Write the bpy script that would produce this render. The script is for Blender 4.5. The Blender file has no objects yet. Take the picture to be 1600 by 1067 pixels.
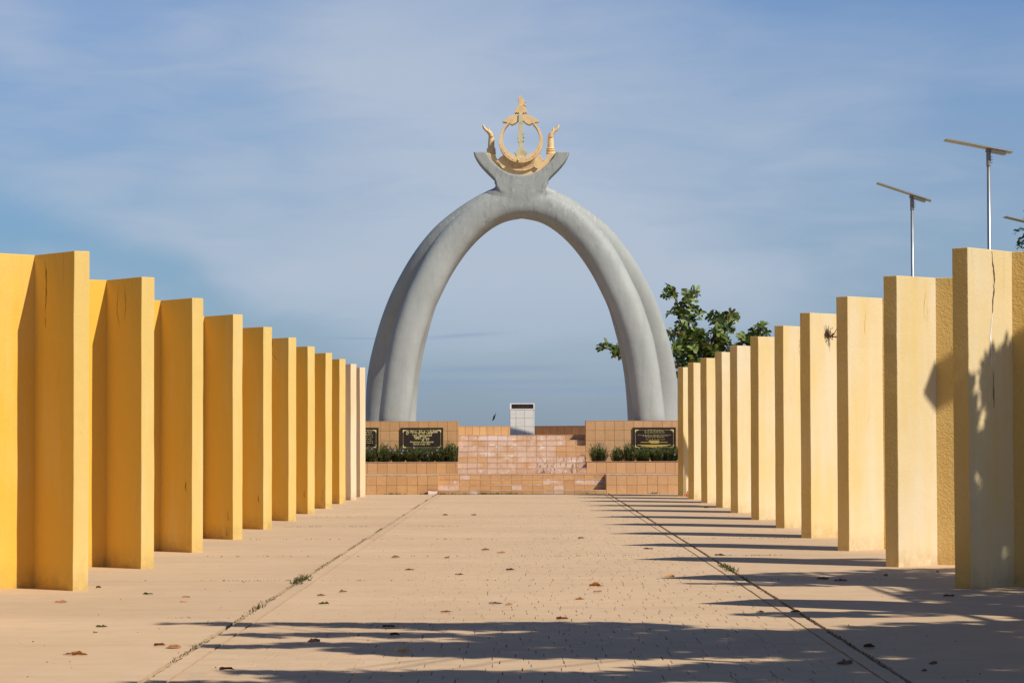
import bpy, bmesh, math, random
from mathutils import Vector, Matrix, Quaternion, noise
import numpy as np

random.seed(7)
SC = bpy.context.scene
C = SC.collection

# ------------------------------------------------------------------ camera
CAM_Z = 1.58
F_PX = 4200.0                      # focal length in pixels of a 1600 px wide frame
cam_d = bpy.data.cameras.new('camera')
cam_d.sensor_width = 36.0
cam_d.lens = 36.0 * F_PX / 1600.0
cam_d.clip_start = 0.5
cam_d.clip_end = 30000
cam = bpy.data.objects.new('camera', cam_d)
C.objects.link(cam)
SC.camera = cam
YAW = math.atan(15.0 / F_PX)
PITCH = math.atan(153.5 / F_PX)
ROLL = -0.0025
CR = (Matrix.Rotation(YAW, 3, 'Z') @ Matrix.Rotation(math.pi / 2 + PITCH, 3, 'X') @ Matrix.Rotation(ROLL, 3, 'Z'))
cam.matrix_world = Matrix.Translation((0, 0, CAM_Z)) @ CR.to_4x4()

# ------------------------------------------------------------------ light
SUN_AZ = math.radians(-37.0)       # direction towards the sun, from +X, counter-clockwise
SUN_EL = math.radians(43.5)
SUN_V = Vector((math.cos(SUN_AZ) * math.cos(SUN_EL), math.sin(SUN_AZ) * math.cos(SUN_EL), math.sin(SUN_EL)))
sun_d = bpy.data.lights.new('sun', 'SUN')
sun_d.energy = 5.0
sun_d.angle = math.radians(0.53)
sun_d.color = (1.0, 0.93, 0.80)
sun = bpy.data.objects.new('sun', sun_d)
C.objects.link(sun)
sun.rotation_euler = SUN_V.to_track_quat('Z', 'Y').to_euler()
sun.location = (20, -10, 40)

world = bpy.data.worlds.new('World')
SC.world = world
world.use_nodes = True


def build_world():
    nt = world.node_tree
    nt.nodes.clear()
    N, L = nt.nodes, nt.links
    out = N.new('ShaderNodeOutputWorld')
    bg = N.new('ShaderNodeBackground')
    L.new(bg.outputs[0], out.inputs[0])
    sky = N.new('ShaderNodeTexSky')
    sky.sky_type = 'NISHITA'
    sky.sun_disc = False
    sky.sun_elevation = SUN_EL
    sky.sun_rotation = math.pi / 2 - SUN_AZ
    sky.altitude = 0
    sky.air_density = 1.0
    sky.dust_density = 0.3
    sky.ozone_density = 2.5
    bg.inputs['Strength'].default_value = 0.082
    tc = N.new('ShaderNodeTexCoord')
    sep = N.new('ShaderNodeSeparateXYZ')
    L.new(tc.outputs['Generated'], sep.inputs[0])

    def math_(op, a, b=None, clamp=False):
        m = N.new('ShaderNodeMath')
        m.operation = op
        m.use_clamp = clamp
        for i, v in enumerate((a, b)):
            if v is None:
                continue
            if isinstance(v, (int, float)):
                m.inputs[i].default_value = v
            else:
                L.new(v, m.inputs[i])
        return m.outputs[0]

    def ramp(fac, stops):
        r = N.new('ShaderNodeValToRGB')
        L.new(fac, r.inputs[0])
        e = r.color_ramp.elements
        while len(e) < len(stops):
            e.new(0.5)
        for k, (p, c) in enumerate(stops):
            e[k].position = p
            e[k].color = c if len(c) == 4 else (*c, 1)
        return r.outputs[0]

    def noise_(scale_vec, scale, detail, rough, dist=0.0, loc=(0, 0, 0)):
        mp = N.new('ShaderNodeMapping')
        mp.inputs['Scale'].default_value = scale_vec
        mp.inputs['Location'].default_value = loc
        mp.inputs['Rotation'].default_value = (0, math.radians(9), 0)
        L.new(tc.outputs['Generated'], mp.inputs[0])
        n = N.new('ShaderNodeTexNoise')
        n.inputs['Scale'].default_value = scale
        n.inputs['Detail'].default_value = detail
        n.inputs['Roughness'].default_value = rough
        n.inputs['Distortion'].default_value = dist
        L.new(mp.outputs[0], n.inputs['Vector'])
        return n.outputs['Fac']

    z = sep.outputs['Z']
    # elevation tint: humid tropical air keeps the low sky a soft grey blue
    tint = ramp(math_('MULTIPLY', z, 4.0, True),
                [(0.0, (0.44, 0.60, 1.05)), (0.12, (0.47, 0.64, 0.98)), (0.30, (0.50, 0.70, 0.98)), (0.62, (0.55, 0.78, 1.12)), (1.0, (0.50, 0.65, 0.9))])
    mul = N.new('ShaderNodeMixRGB')
    mul.blend_type = 'MULTIPLY'
    mul.inputs[0].default_value = 1.0
    L.new(sky.outputs[0], mul.inputs[1])
    L.new(tint, mul.inputs[2])
    # thin cirrus veil
    n1 = noise_((1.0, 1.0, 2.6), 4.6, 3, 0.45, 0.25, (3.1, 0.4, 1.75))
    n2 = noise_((1.0, 1.0, 5.0), 22, 5, 0.55, 0.7, (0.3, 2.2, 0.6))
    x = sep.outputs['X']
    wob = math_('MULTIPLY', math_('SUBTRACT', noise_((1, 1, 2.0), 11, 4, 0.55, 0.4, (5, 1, 2)), 0.5), 0.055)
    # a clear lane slanting down through the veil, and clearer sky above its upper edge
    xs, zs = math_('ADD', x, 0.175), math_('SUBTRACT', z, 0.0715)
    d = math_('ADD', math_('ADD', math_('MULTIPLY', xs, 0.366), math_('MULTIPLY', zs, 0.93)), wob)
    along = math_('SUBTRACT', math_('MULTIPLY', xs, 0.93), math_('MULTIPLY', zs, 0.366))
    g = math_('POWER', 2.718, math_('MULTIPLY', math_('POWER', math_('DIVIDE', math_('ABSOLUTE', d), 0.0115), 2.0), -1.0))
    win = ramp(math_('ADD', math_('MULTIPLY', along, 2.0), 0.5), [(0.34, (0, 0, 0)), (0.46, (1, 1, 1)), (0.62, (.9, .9, .9)), (0.95, (0, 0, 0))])
    lane = math_('MULTIPLY', g, win)
    d2 = math_('ADD', math_('SUBTRACT', z, math_('SUBTRACT', 0.147, math_('MULTIPLY', x, 0.19))), wob)
    upper = ramp(math_('ADD', math_('MULTIPLY', d2, 8.0), 0.4), [(0.25, (0, 0, 0)), (0.75, (1, 1, 1))])
    veil = math_('ADD', math_('MULTIPLY', n1, 0.86), math_('MULTIPLY', n2, 0.14))
    veil_r = math_('ADD', math_('MULTIPLY', ramp(veil, [(0.40, (0, 0, 0)), (0.58, (1, 1, 1))]), 0.66), 0.36)
    veil_r = math_('MULTIPLY', veil_r, math_('SUBTRACT', 1.0, math_('MULTIPLY', lane, 0.85)))
    veil_r = math_('MULTIPLY', veil_r, math_('SUBTRACT', 1.0, math_('MULTIPLY', upper, 0.65)))
    mix = N.new('ShaderNodeMixRGB')
    thin = ramp(z, [(0.0, (.35, .35, .35)), (0.06, (1, 1, 1)), (0.2, (1, 1, 1)), (0.45, (.15, .15, .15))])
    L.new(math_('MULTIPLY', math_('MULTIPLY', veil_r, thin), 0.86), mix.inputs[0])
    L.new(mul.outputs[0], mix.inputs[1])
    mix.inputs[2].default_value = (5.75, 6.6, 8.0, 1)
    # thin blue grey bars of low cloud over the sea

    def bar(cx, cz, hx, hz, slope):
        dx = math_('SUBTRACT', x, cx)
        dz = math_('ADD', math_('SUBTRACT', math_('SUBTRACT', z, cz), math_('MULTIPLY', dx, slope)), math_('MULTIPLY', wob, 0.05))
        e = math_('ADD', math_('POWER', math_('DIVIDE', math_('ABSOLUTE', dx), hx), 2.0), math_('POWER', math_('DIVIDE', math_('ABSOLUTE', dz), hz), 2.0))
        return math_('POWER', 2.718, math_('MULTIPLY', e, -1.0))

    bars = bar(-0.0235, 0.0388, 0.013, 0.0008, 0.06)
    for args in ((-0.012, 0.0263, 0.030, 0.0013, 0.02), (-0.020, 0.0215, 0.05, 0.0011, 0.0), (0.03, 0.0185, 0.06, 0.0012, 0.0), (-0.058, 0.0378, 0.012, 0.0004, 0.0),
                 (0.30, 0.030, 0.07, 0.002, 0.01), (-0.34, 0.034, 0.06, 0.002, -0.02)):
        bars = math_('ADD', bars, bar(*args), True)
    mix2 = N.new('ShaderNodeMixRGB')
    L.new(math_('MULTIPLY', bars, 0.55), mix2.inputs[0])
    L.new(mix.outputs[0], mix2.inputs[1])
    mix2.inputs[2].default_value = (3.2, 4.3, 6.1, 1)
    L.new(mix2.outputs[0], bg.inputs['Color'])


build_world()
SC.view_settings.view_transform = 'Standard'
SC.view_settings.look = 'None'
SC.view_settings.exposure = 0.0
SC.view_settings.gamma = 1.0
SC.view_settings.use_curve_mapping = False
SC.render.engine = 'CYCLES'
SC.cycles.max_bounces = 10
SC.cycles.diffuse_bounces = 6
SC.cycles.use_denoising = True

# ------------------------------------------------------------------ helpers


def P(px, py, d):
    """world point seen at pixel (px, py) of the 1600 px frame, d metres away along the plaza"""
    r = CR @ Vector(((px - 800) / F_PX, -(py - 533.5) / F_PX, -1))
    return Vector((0, 0, CAM_Z)) + r * (d / r.y)


def G(px, py, z=0.0):
    r = CR @ Vector(((px - 800) / F_PX, -(py - 533.5) / F_PX, -1))
    return Vector((0, 0, CAM_Z)) + r * ((z - CAM_Z) / r.z)


def mesh_of(verts, faces, smooth=False, name='m'):
    me = bpy.data.meshes.new(name)
    me.from_pydata([tuple(v) for v in verts], [], faces)
    me.update()
    if smooth:
        me.polygons.foreach_set('use_smooth', [True] * len(me.polygons))
    return me


def world_loc(o):
    l = Vector((0, 0, 0))
    while o is not None:
        l += Vector(o.location)
        o = o.parent
    return l


def link(name, me, mat=None, parent=None, loc=(0, 0, 0), rot=(0, 0, 0), local=False):
    o = bpy.data.objects.new(name, me)
    C.objects.link(o)
    if mat is not None and me is not None and not me.materials:
        me.materials.append(mat)
    loc = Vector(loc)
    if parent is not None:
        o.parent = parent
        if not local:
            loc = loc - world_loc(parent)
    o.location = loc
    o.rotation_euler = rot
    return o


def thing(name, label, cat, loc=(0, 0, 0), rot=(0, 0, 0), group=None):
    o = bpy.data.objects.new(name, None)
    C.objects.link(o)
    o.empty_display_size = 0.2
    o.location = loc
    o.rotation_euler = rot
    return tag(o, label, cat, group)


def tag(o, label, cat, group=None):
    o['label'] = label
    o['category'] = cat
    if group:
        o['group'] = group
    return o


def kind(o, k, label=None):
    o['kind'] = k
    if label:
        o['label'] = label
    return o


class MB:
    def __init__(s):
        s.v, s.f, s.mi = [], [], []

    def add(s, verts, faces, mi=0):
        b = len(s.v)
        s.v.extend([tuple(v) for v in verts])
        s.f.extend([tuple(i + b for i in f) for f in faces])
        s.mi.extend([mi] * len(faces))

    def box(s, x0, x1, y0, y1, z0, z1, mi=0):
        v = [(x0, y0, z0), (x1, y0, z0), (x1, y1, z0), (x0, y1, z0), (x0, y0, z1), (x1, y0, z1), (x1, y1, z1), (x0, y1, z1)]
        s.add(v, [(0, 3, 2, 1), (4, 5, 6, 7), (0, 1, 5, 4), (1, 2, 6, 5), (2, 3, 7, 6), (3, 0, 4, 7)], mi)

    def tube(s, pts, radii, n=8, mi=0, cap=True):
        pts = [Vector(p) for p in pts]
        rings = []
        up = Vector((0, 0, 1))
        prev = None
        for i, p in enumerate(pts):
            t = (pts[min(i + 1, len(pts) - 1)] - pts[max(i - 1, 0)]).normalized()
            a = t.cross(up if abs(t.z) < 0.95 else Vector((0, 1, 0))) if prev is None else prev - t * prev.dot(t)
            a.normalize()
            prev = a
            b = t.cross(a)
            rings.append([p + (a * math.cos(k * 2 * math.pi / n) + b * math.sin(k * 2 * math.pi / n)) * radii[i] for k in range(n)])
        vs = [q for r in rings for q in r]
        fs = []
        for i in range(len(pts) - 1):
            for k in range(n):
                fs.append((i * n + k, i * n + (k + 1) % n, (i + 1) * n + (k + 1) % n, (i + 1) * n + k))
        if cap:
            fs.append(tuple(range(n - 1, -1, -1)))
            fs.append(tuple((len(pts) - 1) * n + k for k in range(n)))
        s.add(vs, fs, mi)

    def mesh(s, smooth=False, mats=()):
        me = mesh_of(s.v, s.f, smooth)
        for m in mats:
            me.materials.append(m)
        if any(s.mi):
            me.polygons.foreach_set('material_index', s.mi)
        return me


def extrude_outline(pts, y0, y1, bev=0.0, res=1):
    """2D outline in the XZ plane extruded between depths y0 and y1 (concave outlines allowed)"""
    bm = bmesh.new()
    vs = [bm.verts.new((p[0], y0, p[1])) for p in pts]
    f = bm.faces.new(vs)
    bm.normal_update()
    if f.normal.y > 0:
        f.normal_flip()
    r = bmesh.ops.extrude_face_region(bm, geom=[f])
    nv = [e for e in r['geom'] if isinstance(e, bmesh.types.BMVert)]
    for v in nv:
        v.co.y = y1
    bmesh.ops.recalc_face_normals(bm, faces=bm.faces)
    if bev > 0:
        ed = [e for e in bm.edges if abs(e.verts[0].co.y - e.verts[1].co.y) < 1e-6]
        bmesh.ops.bevel(bm, geom=ed, offset=bev, segments=2, profile=0.5, affect='EDGES', clamp_overlap=True)
    bmesh.ops.triangulate(bm, faces=[f for f in bm.faces if len(f.verts) > 4], ngon_method='EAR_CLIP')
    me = bpy.data.meshes.new('m')
    bm.to_mesh(me)
    bm.free()
    return me


def smooth_curve(pts, n=6, closed=False):
    out = []
    L = len(pts)
    rng = range(L if closed else L - 1)
    for i in rng:
        if closed:
            p0, p1, p2, p3 = pts[(i - 1) % L], pts[i], pts[(i + 1) % L], pts[(i + 2) % L]
        else:
            p0, p1, p2, p3 = pts[max(i - 1, 0)], pts[i], pts[i + 1], pts[min(i + 2, L - 1)]
        for k in range(n):
            t = k / n
            out.append(tuple(0.5 * ((2 * p1[j]) + (-p0[j] + p2[j]) * t + (2 * p0[j] - 5 * p1[j] + 4 * p2[j] - p3[j]) * t * t
                                    + (-p0[j] + 3 * p1[j] - 3 * p2[j] + p3[j]) * t ** 3) for j in range(len(p1))))
    if not closed:
        out.append(tuple(pts[-1]))
    return out


# ------------------------------------------------------------------ materials


class NM:
    """node material builder"""

    def __init__(s, name, rough=0.85, spec=0.3):
        s.m = bpy.data.materials.new(name)
        s.m.use_nodes = True
        s.nt = s.m.node_tree
        s.N, s.L = s.nt.nodes, s.nt.links
        s.b = s.N['Principled BSDF']
        s.b.inputs['Roughness'].default_value = rough
        s.b.inputs['Specular IOR Level'].default_value = spec
        s.tc = s.N.new('ShaderNodeTexCoord')
        s.geo = s.N.new('ShaderNodeNewGeometry')
        s.oi = s.N.new('ShaderNodeObjectInfo')

    def pos(s, scale=(1, 1, 1), obj=False, rnd=False):
        src = s.tc.outputs['Object'] if obj else s.geo.outputs['Position']
        m = s.N.new('ShaderNodeMapping')
        m.inputs['Scale'].default_value = scale
        s.L.new(src, m.inputs[0])
        if rnd:
            v = s.N.new('ShaderNodeCombineXYZ')
            k = s.math('MULTIPLY', s.oi.outputs['Random'], 57.0)
            for i in range(3):
                s.L.new(k, v.inputs[i])
            s.L.new(v.outputs[0], m.inputs['Location'])
        return m.outputs[0]

    def math(s, op, a, b=None, clamp=False):
        m = s.N.new('ShaderNodeMath')
        m.operation = op
        m.use_clamp = clamp
        for i, v in enumerate((a, b)):
            if v is None:
                continue
            if isinstance(v, (int, float)):
                m.inputs[i].default_value = v
            else:
                s.L.new(v, m.inputs[i])
        return m.outputs[0]

    def noise(s, vec, scale=5, detail=4, rough=0.55, dist=0.0, color=False):
        n = s.N.new('ShaderNodeTexNoise')
        n.inputs['Scale'].default_value = scale
        n.inputs['Detail'].default_value = detail
        n.inputs['Roughness'].default_value = rough
        n.inputs['Distortion'].default_value = dist
        s.L.new(vec, n.inputs['Vector'])
        return n.outputs['Color' if color else 'Fac']

    def voronoi(s, vec, scale=5, feature='F1'):
        n = s.N.new('ShaderNodeTexVoronoi')
        n.feature = feature
        n.inputs['Scale'].default_value = scale
        s.L.new(vec, n.inputs['Vector'])
        return n.outputs[0]

    def ramp(s, fac, stops):
        r = s.N.new('ShaderNodeValToRGB')
        s.L.new(fac, r.inputs[0])
        e = r.color_ramp.elements
        while len(e) < len(stops):
            e.new(0.5)
        for k, (p, c) in enumerate(stops):
            if isinstance(c, (int, float)):
                c = (c, c, c)
            e[k].position = p
            e[k].color = (*c[:3], 1)
        return r.outputs[0]

    def mix(s, fac, a, b, mode='MIX'):
        m = s.N.new('ShaderNodeMixRGB')
        m.blend_type = mode
        for i, v in enumerate((fac, a, b)):
            if isinstance(v, (int, float)):
                m.inputs[i].default_value = v
            elif isinstance(v, tuple):
                m.inputs[i].default_value = (*v[:3], 1)
            else:
                s.L.new(v, m.inputs[i])
        return m.outputs[0]

    def color(s, c):
        if isinstance(c, tuple):
            s.b.inputs['Base Color'].default_value = (*c[:3], 1)
        else:
            s.L.new(c, s.b.inputs['Base Color'])

    def bump(s, h, strength=0.3, dist=0.01, prev=None):
        b = s.N.new('ShaderNodeBump')
        b.inputs['Strength'].default_value = strength
        b.inputs['Distance'].default_value = dist
        s.L.new(h, b.inputs['Height'])
        if prev is not None:
            s.L.new(prev, b.inputs['Normal'])
        s.L.new(b.outputs[0], s.b.inputs['Normal'])
        return b.outputs[0]


def simple(name, col, rough=0.7, spec=0.3, var=0.15, scale=6, bump=0.0, metal=0.0):
    n = NM(name, rough, spec)
    f = n.noise(n.pos(rnd=True), scale, 4, 0.6)
    lo = tuple(max(0, c * (1 - var)) for c in col)
    hi = tuple(min(1, c * (1 + var)) for c in col)
    n.color(n.ramp(f, [(0.3, lo), (0.7, hi)]))
    n.b.inputs['Metallic'].default_value = metal
    if bump:
        n.bump(n.noise(n.pos(), scale * 8, 3), bump, 0.005)
    return n.m


def paint_material(name, base, bleached, bleach_lo, bleach_hi, stucco):
    n = NM(name, 0.82, 0.25)
    v = n.pos((1, 1, 0.10), True, True)          # long vertical streaks
    streak = n.noise(v, 6, 4, 0.5, 0.3)
    broad = n.noise(n.pos((1, 1, 0.35), True, True), 1.3, 3, 0.5)
    f = n.ramp(n.math('ADD', n.math('MULTIPLY', streak, 0.35), n.math('MULTIPLY', broad, 0.65)), [(bleach_lo, 0.0), (bleach_hi, 1.0)])
    col = n.mix(f, base, bleached)
    # fine vertical run marks
    run = n.ramp(n.noise(n.pos((1, 1, 0.03), True, True), 34, 3, 0.6), [(0.56, 0.0), (0.72, 1.0)])
    col = n.mix(n.math('MULTIPLY', run, 0.08), col, (0.62, 0.42, 0.19))
    # dirt towards the foot and stains just under the top edge
    sp = n.N.new('ShaderNodeSeparateXYZ')
    n.L.new(n.tc.outputs['Object'], sp.inputs[0])
    zz = sp.outputs['Z']
    dn = n.noise(n.pos((1, 1, 1), True, True), 7, 5, 0.65)
    foot = n.math('MULTIPLY', n.ramp(zz, [(0.0, 1.0), (0.05, 0.8), (0.28, 0.0)]), n.ramp(dn, [(0.35, 0.1), (0.7, 1.0)]))
    col = n.mix(n.math('MULTIPLY', foot, 0.6), col, (0.30, 0.19, 0.10))
    drip = n.noise(n.pos((1, 1, 0.05), True, True), 16, 4, 0.7)
    topz = n.ramp(n.math('MULTIPLY', zz, 0.25), [(0.74, 0.0), (0.90, 1.0)])
    top = n.math('MULTIPLY', topz, n.ramp(drip, [(0.58, 0.0), (0.72, 1.0)]))
    col = n.mix(n.math('MULTIPLY', top, 0.4), col, (0.30, 0.20, 0.12))
    spots = n.ramp(n.noise(n.pos((1, 1, 0.6), True, True), 11, 6, 0.75), [(0.68, 0.0), (0.75, 1.0)])
    col = n.mix(n.math('MULTIPLY', spots, 0.35), col, (0.33, 0.20, 0.10))
    blot = n.ramp(n.noise(n.pos((1, 1, 0.22), True, True), 4.2, 6, 0.7, 0.8), [(0.60, 0.0), (0.74, 1.0)])
    col = n.mix(n.math('MULTIPLY', blot, 0.30), col, (0.46, 0.28, 0.10))
    n.color(col)
    g = n.noise(n.pos((1, 1, 1), True, True), 34, 3, 0.55, 0.6)
    g2 = n.noise(n.pos((1, 1, 1), True, True), 2.2, 3, 0.5)
    b = n.bump(g, stucco, 0.02)
    n.bump(g2, 0.25, 0.05, b)
    return n.m


M = {}
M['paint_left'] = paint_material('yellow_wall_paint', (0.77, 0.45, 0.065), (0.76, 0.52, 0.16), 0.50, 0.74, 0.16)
M['paint_left_lit'] = paint_material('lit_tone_yellow_wall_paint', (0.66, 0.465, 0.15), (0.68, 0.53, 0.24), 0.48, 0.74, 0.16)  # paler copy of the left paint; sunlight on the end faces put into colour
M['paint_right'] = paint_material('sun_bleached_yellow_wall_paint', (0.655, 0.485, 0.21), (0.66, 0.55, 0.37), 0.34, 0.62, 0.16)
M['paint_rough'] = paint_material('rough_stucco_yellow_paint', (0.66, 0.42, 0.12), (0.70, 0.49, 0.20), 0.44, 0.70, 0.5)
M['paint_pale'] = paint_material('pale_pink_cream_wall_paint', (0.72, 0.54, 0.33), (0.76, 0.61, 0.43), 0.42, 0.62, 0.2)
M['crack'] = simple('dark_crack', (0.10, 0.06, 0.045), 0.9, 0.1)
M['white_scar'] = simple('bare_plaster', (0.75, 0.66, 0.60), 0.9, 0.1)


def pavement_material(name, hue=1.0):
    n = NM(name, 0.8, 0.3)
    p = n.pos()
    a = n.noise(p, 0.35, 4, 0.55)
    b = n.noise(p, 3.0, 6, 0.65)
    c = n.noise(p, 90, 3, 0.6)
    base = n.mix(n.ramp(a, [(0.35, 0), (0.65, 1)]), (0.565, 0.398, 0.243), (0.625, 0.445, 0.278))
    base = n.mix(n.math('MULTIPLY', n.ramp(b, [(0.45, 0), (0.72, 1)]), 0.35), base, (0.46, 0.31, 0.19))
    base = n.mix(n.math('MULTIPLY', n.ramp(c, [(0.40, 0), (0.75, 1)]), 0.30), base, (0.42, 0.28, 0.17))
    rv = n.ramp(n.oi.outputs['Random'], [(0, 0.94), (1, 1.03)])
    base = n.mix(1.0, base, rv, 'MULTIPLY')
    sm = n.ramp(n.noise(n.pos((0.22, 1.3, 1)), 1.6, 5, 0.6), [(0.50, 0), (0.72, 1)])
    base = n.mix(n.math('MULTIPLY', sm, 0.30), base, (0.42, 0.285, 0.185))
    # scattered dark grime specks
    s = n.ramp(n.noise(n.pos((1, 0.6, 1)), 26, 5, 0.7), [(0.65, 0), (0.71, 1)])
    base = n.mix(n.math('MULTIPLY', s, 0.5), base, (0.20, 0.13, 0.09))
    if hue < 1.0:      # short dark worn joints across the stamped lane
        q = n.ramp(n.noise(n.pos((1.1, 9, 1)), 3.2, 5, 0.65), [(0.60, 0), (0.65, 1)])
        base = n.mix(n.math('MULTIPLY', q, 0.6), base, (0.30, 0.20, 0.135))
    n.color(base)
    b1 = n.bump(c, 0.35, 0.004)
    n.bump(b, 0.3, 0.012, b1)
    return n.m


M['slab'] = pavement_material('sandy_concrete')
M['paver'] = pavement_material('sandy_stamped_concrete', 0.9)
M['joint'] = simple('dark_joint_soil', (0.065, 0.042, 0.03), 0.95, 0.1, 0.4, 20)


def tile_material(name, lo, hi, stain=0.0, grime=0.0):
    n = NM(name, 0.55, 0.4)
    c = n.mix(n.oi.outputs['Random'], lo, hi)
    f = n.noise(n.pos(), 7, 6, 0.7)
    c = n.mix(n.math('MULTIPLY', n.ramp(f, [(0.4, 0), (0.75, 1)]), 0.45), c, tuple(x * 0.72 for x in lo))
    fine = n.noise(n.pos((1, 1, 5)), 40, 3, 0.6)
    c = n.mix(n.math('MULTIPLY', n.ramp(fine, [(0.45, 0), (0.75, 1)]), 0.2), c, tuple(min(1, x * 1.25) for x in hi))
    if stain:
        w = n.noise(n.pos((1.0, 1.0, 0.8)), 1.9, 6, 0.65, 0.5)
        w2 = n.noise(n.pos((1, 1, 0.5)), 14, 5, 0.7)
        m = n.math('MULTIPLY', n.ramp(w, [(0.36, 0), (0.54, 1)]), n.ramp(w2, [(0.28, 0.25), (0.55, 1)]))
        c = n.mix(n.math('MULTIPLY', m, stain), c, (0.66, 0.51, 0.43))
        w3 = n.ramp(n.noise(n.pos((1, 1, 1.6)), 3.1, 6, 0.7), [(0.57, 0), (0.63, 1)])
        c = n.mix(n.math('MULTIPLY', w3, stain), c, (0.80, 0.71, 0.66))
    if grime:
        q = n.ramp(n.noise(n.pos((1.6, 1, 0.5)), 9, 5, 0.75), [(0.53, 0), (0.60, 1)])
        c = n.mix(n.math('MULTIPLY', q, grime), c, (0.10, 0.055, 0.04))
    n.color(c)
    n.bump(f, 0.3, 0.004)
    return n.m


M['tile'] = tile_material('orange_brown_tile', (0.49, 0.27, 0.115), (0.58, 0.34, 0.15))
M['tile_light'] = tile_material('peach_tile', (0.53, 0.305, 0.145), (0.61, 0.36, 0.18))
M['tile_stain'] = tile_material('lime_stained_tile', (0.51, 0.29, 0.14), (0.60, 0.36, 0.195), 0.7, 0.0)
M['tile_grime'] = tile_material('grimy_lime_stained_tile', (0.52, 0.29, 0.15), (0.62, 0.40, 0.27), 0.85, 0.8)
M['tile_white'] = tile_material('bleached_white_tile', (0.66, 0.50, 0.42), (0.80, 0.72, 0.68), 0.5)
M['tile_brown'] = tile_material('dark_brown_tile', (0.40, 0.20, 0.085), (0.52, 0.26, 0.12))
M['mortar'] = simple('brown_grout', (0.36, 0.21, 0.12), 0.95, 0.1, 0.4, 8)
M['tread'] = simple('weathered_tread', (0.50, 0.33, 0.24), 0.8, 0.2, 0.25, 5)
M['white_tile'] = simple('white_glazed_tile', (0.76, 0.735, 0.69), 0.35, 0.5, 0.06, 4)
M['white_grout'] = simple('grey_grout', (0.36, 0.35, 0.33), 0.9, 0.1)
M['white_trim'] = simple('white_trim_paint', (0.82, 0.81, 0.78), 0.5, 0.4, 0.05)
M['plaque'] = simple('black_granite', (0.022, 0.013, 0.010), 0.28, 0.5, 0.3, 3)
M['plaque_frame'] = simple('dark_brown_frame', (0.030, 0.016, 0.010), 0.45, 0.5, 0.3, 3)
M['gold'] = simple('gold_lettering', (0.72, 0.60, 0.26), 0.45, 0.5, 0.1)
M['gold_dim'] = simple('dull_gold_line', (0.34, 0.27, 0.11), 0.5, 0.5, 0.2)
M['gold_deep'] = simple('deep_gold_relief', (0.50, 0.34, 0.08), 0.5, 0.5, 0.2, 40)
M['soil'] = simple('planter_soil', (0.05, 0.032, 0.022), 0.95, 0.1, 0.4, 10)
M['grass'] = simple('grass_ground', (0.055, 0.085, 0.028), 0.9, 0.2, 0.4, 0.4)
M['sea'] = simple('sea_water', (0.02, 0.06, 0.09), 0.15, 0.5, 0.3, 0.05)
M['steel'] = simple('galvanised_steel', (0.36, 0.38, 0.41), 0.42, 0.5, 0.12, 3, metal=0.8)
M['lamp_body'] = simple('grey_aluminium_casing', (0.42, 0.42, 0.38), 0.4, 0.5, 0.1, 3, metal=0.3)
M['solar'] = simple('dark_blue_solar_cells', (0.015, 0.02, 0.045), 0.12, 0.6, 0.2, 3)
M['dark_metal'] = simple('dark_bracket_metal', (0.20, 0.20, 0.21), 0.5, 0.5, 0.2)
M['lens'] = simple('frosted_lamp_lens', (0.42, 0.42, 0.36), 0.4, 0.5, 0.1)
M['bark'] = simple('grey_brown_bark', (0.13, 0.095, 0.065), 0.95, 0.1, 0.4, 14, 0.6)
M['twig'] = simple('dry_twig', (0.12, 0.07, 0.035), 0.9, 0.1, 0.3)
M['orange'] = simple('orange_plastic', (0.75, 0.16, 0.03), 0.4, 0.5, 0.15)
M['feather'] = simple('dark_feathers', (0.02, 0.022, 0.03), 0.7, 0.3, 0.3)


def leaf_material(name, dark, light, rough=0.42, trans=0.14):
    n = NM(name, rough, 0.45)
    at = n.N.new('ShaderNodeAttribute')
    at.attribute_name = 'tone'
    f = at.outputs['Fac']
    col = n.ramp(f, [(0.0, dark), (0.80, light), (0.93, tuple(x * 1.9 for x in light)), (1.0, (0.20, 0.11, 0.025))])
    n.color(col)
    tr = n.N.new('ShaderNodeBsdfTranslucent')
    n.L.new(n.mix(1.0, col, (1.5, 1.8, 0.5), 'MULTIPLY'), tr.inputs[0])
    ms = n.N.new('ShaderNodeMixShader')
    ms.inputs[0].default_value = trans
    out = n.N['Material Output']
    n.L.new(n.b.outputs[0], ms.inputs[1])
    n.L.new(tr.outputs[0], ms.inputs[2])
    n.L.new(ms.outputs[0], out.inputs[0])
    return n.m


M['leaf'] = leaf_material('broad_glossy_leaf', (0.028, 0.050, 0.012), (0.15, 0.195, 0.040))
M['leaf_shrub'] = leaf_material('narrow_shrub_leaf', (0.034, 0.052, 0.020), (0.14, 0.17, 0.06), 0.6, 0.3)
M['leaf_dry'] = simple('dry_brown_leaf', (0.34, 0.15, 0.055), 0.7, 0.3, 0.45, 25)
M['leaf_dark'] = simple('dark_brown_leaf', (0.17, 0.085, 0.045), 0.8, 0.2, 0.4, 25)
M['leaf_orange'] = simple('orange_brown_leaf', (0.55, 0.26, 0.07), 0.6, 0.3, 0.3, 25)
M['leaf_green'] = simple('fallen_green_leaf', (0.14, 0.17, 0.04), 0.6, 0.3, 0.3, 25)
M['petal'] = simple('mauve_petal', (0.34, 0.22, 0.42), 0.7, 0.2, 0.2)
M['weed'] = simple('green_weed', (0.075, 0.075, 0.022), 0.8, 0.2, 0.5, 30)


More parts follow.
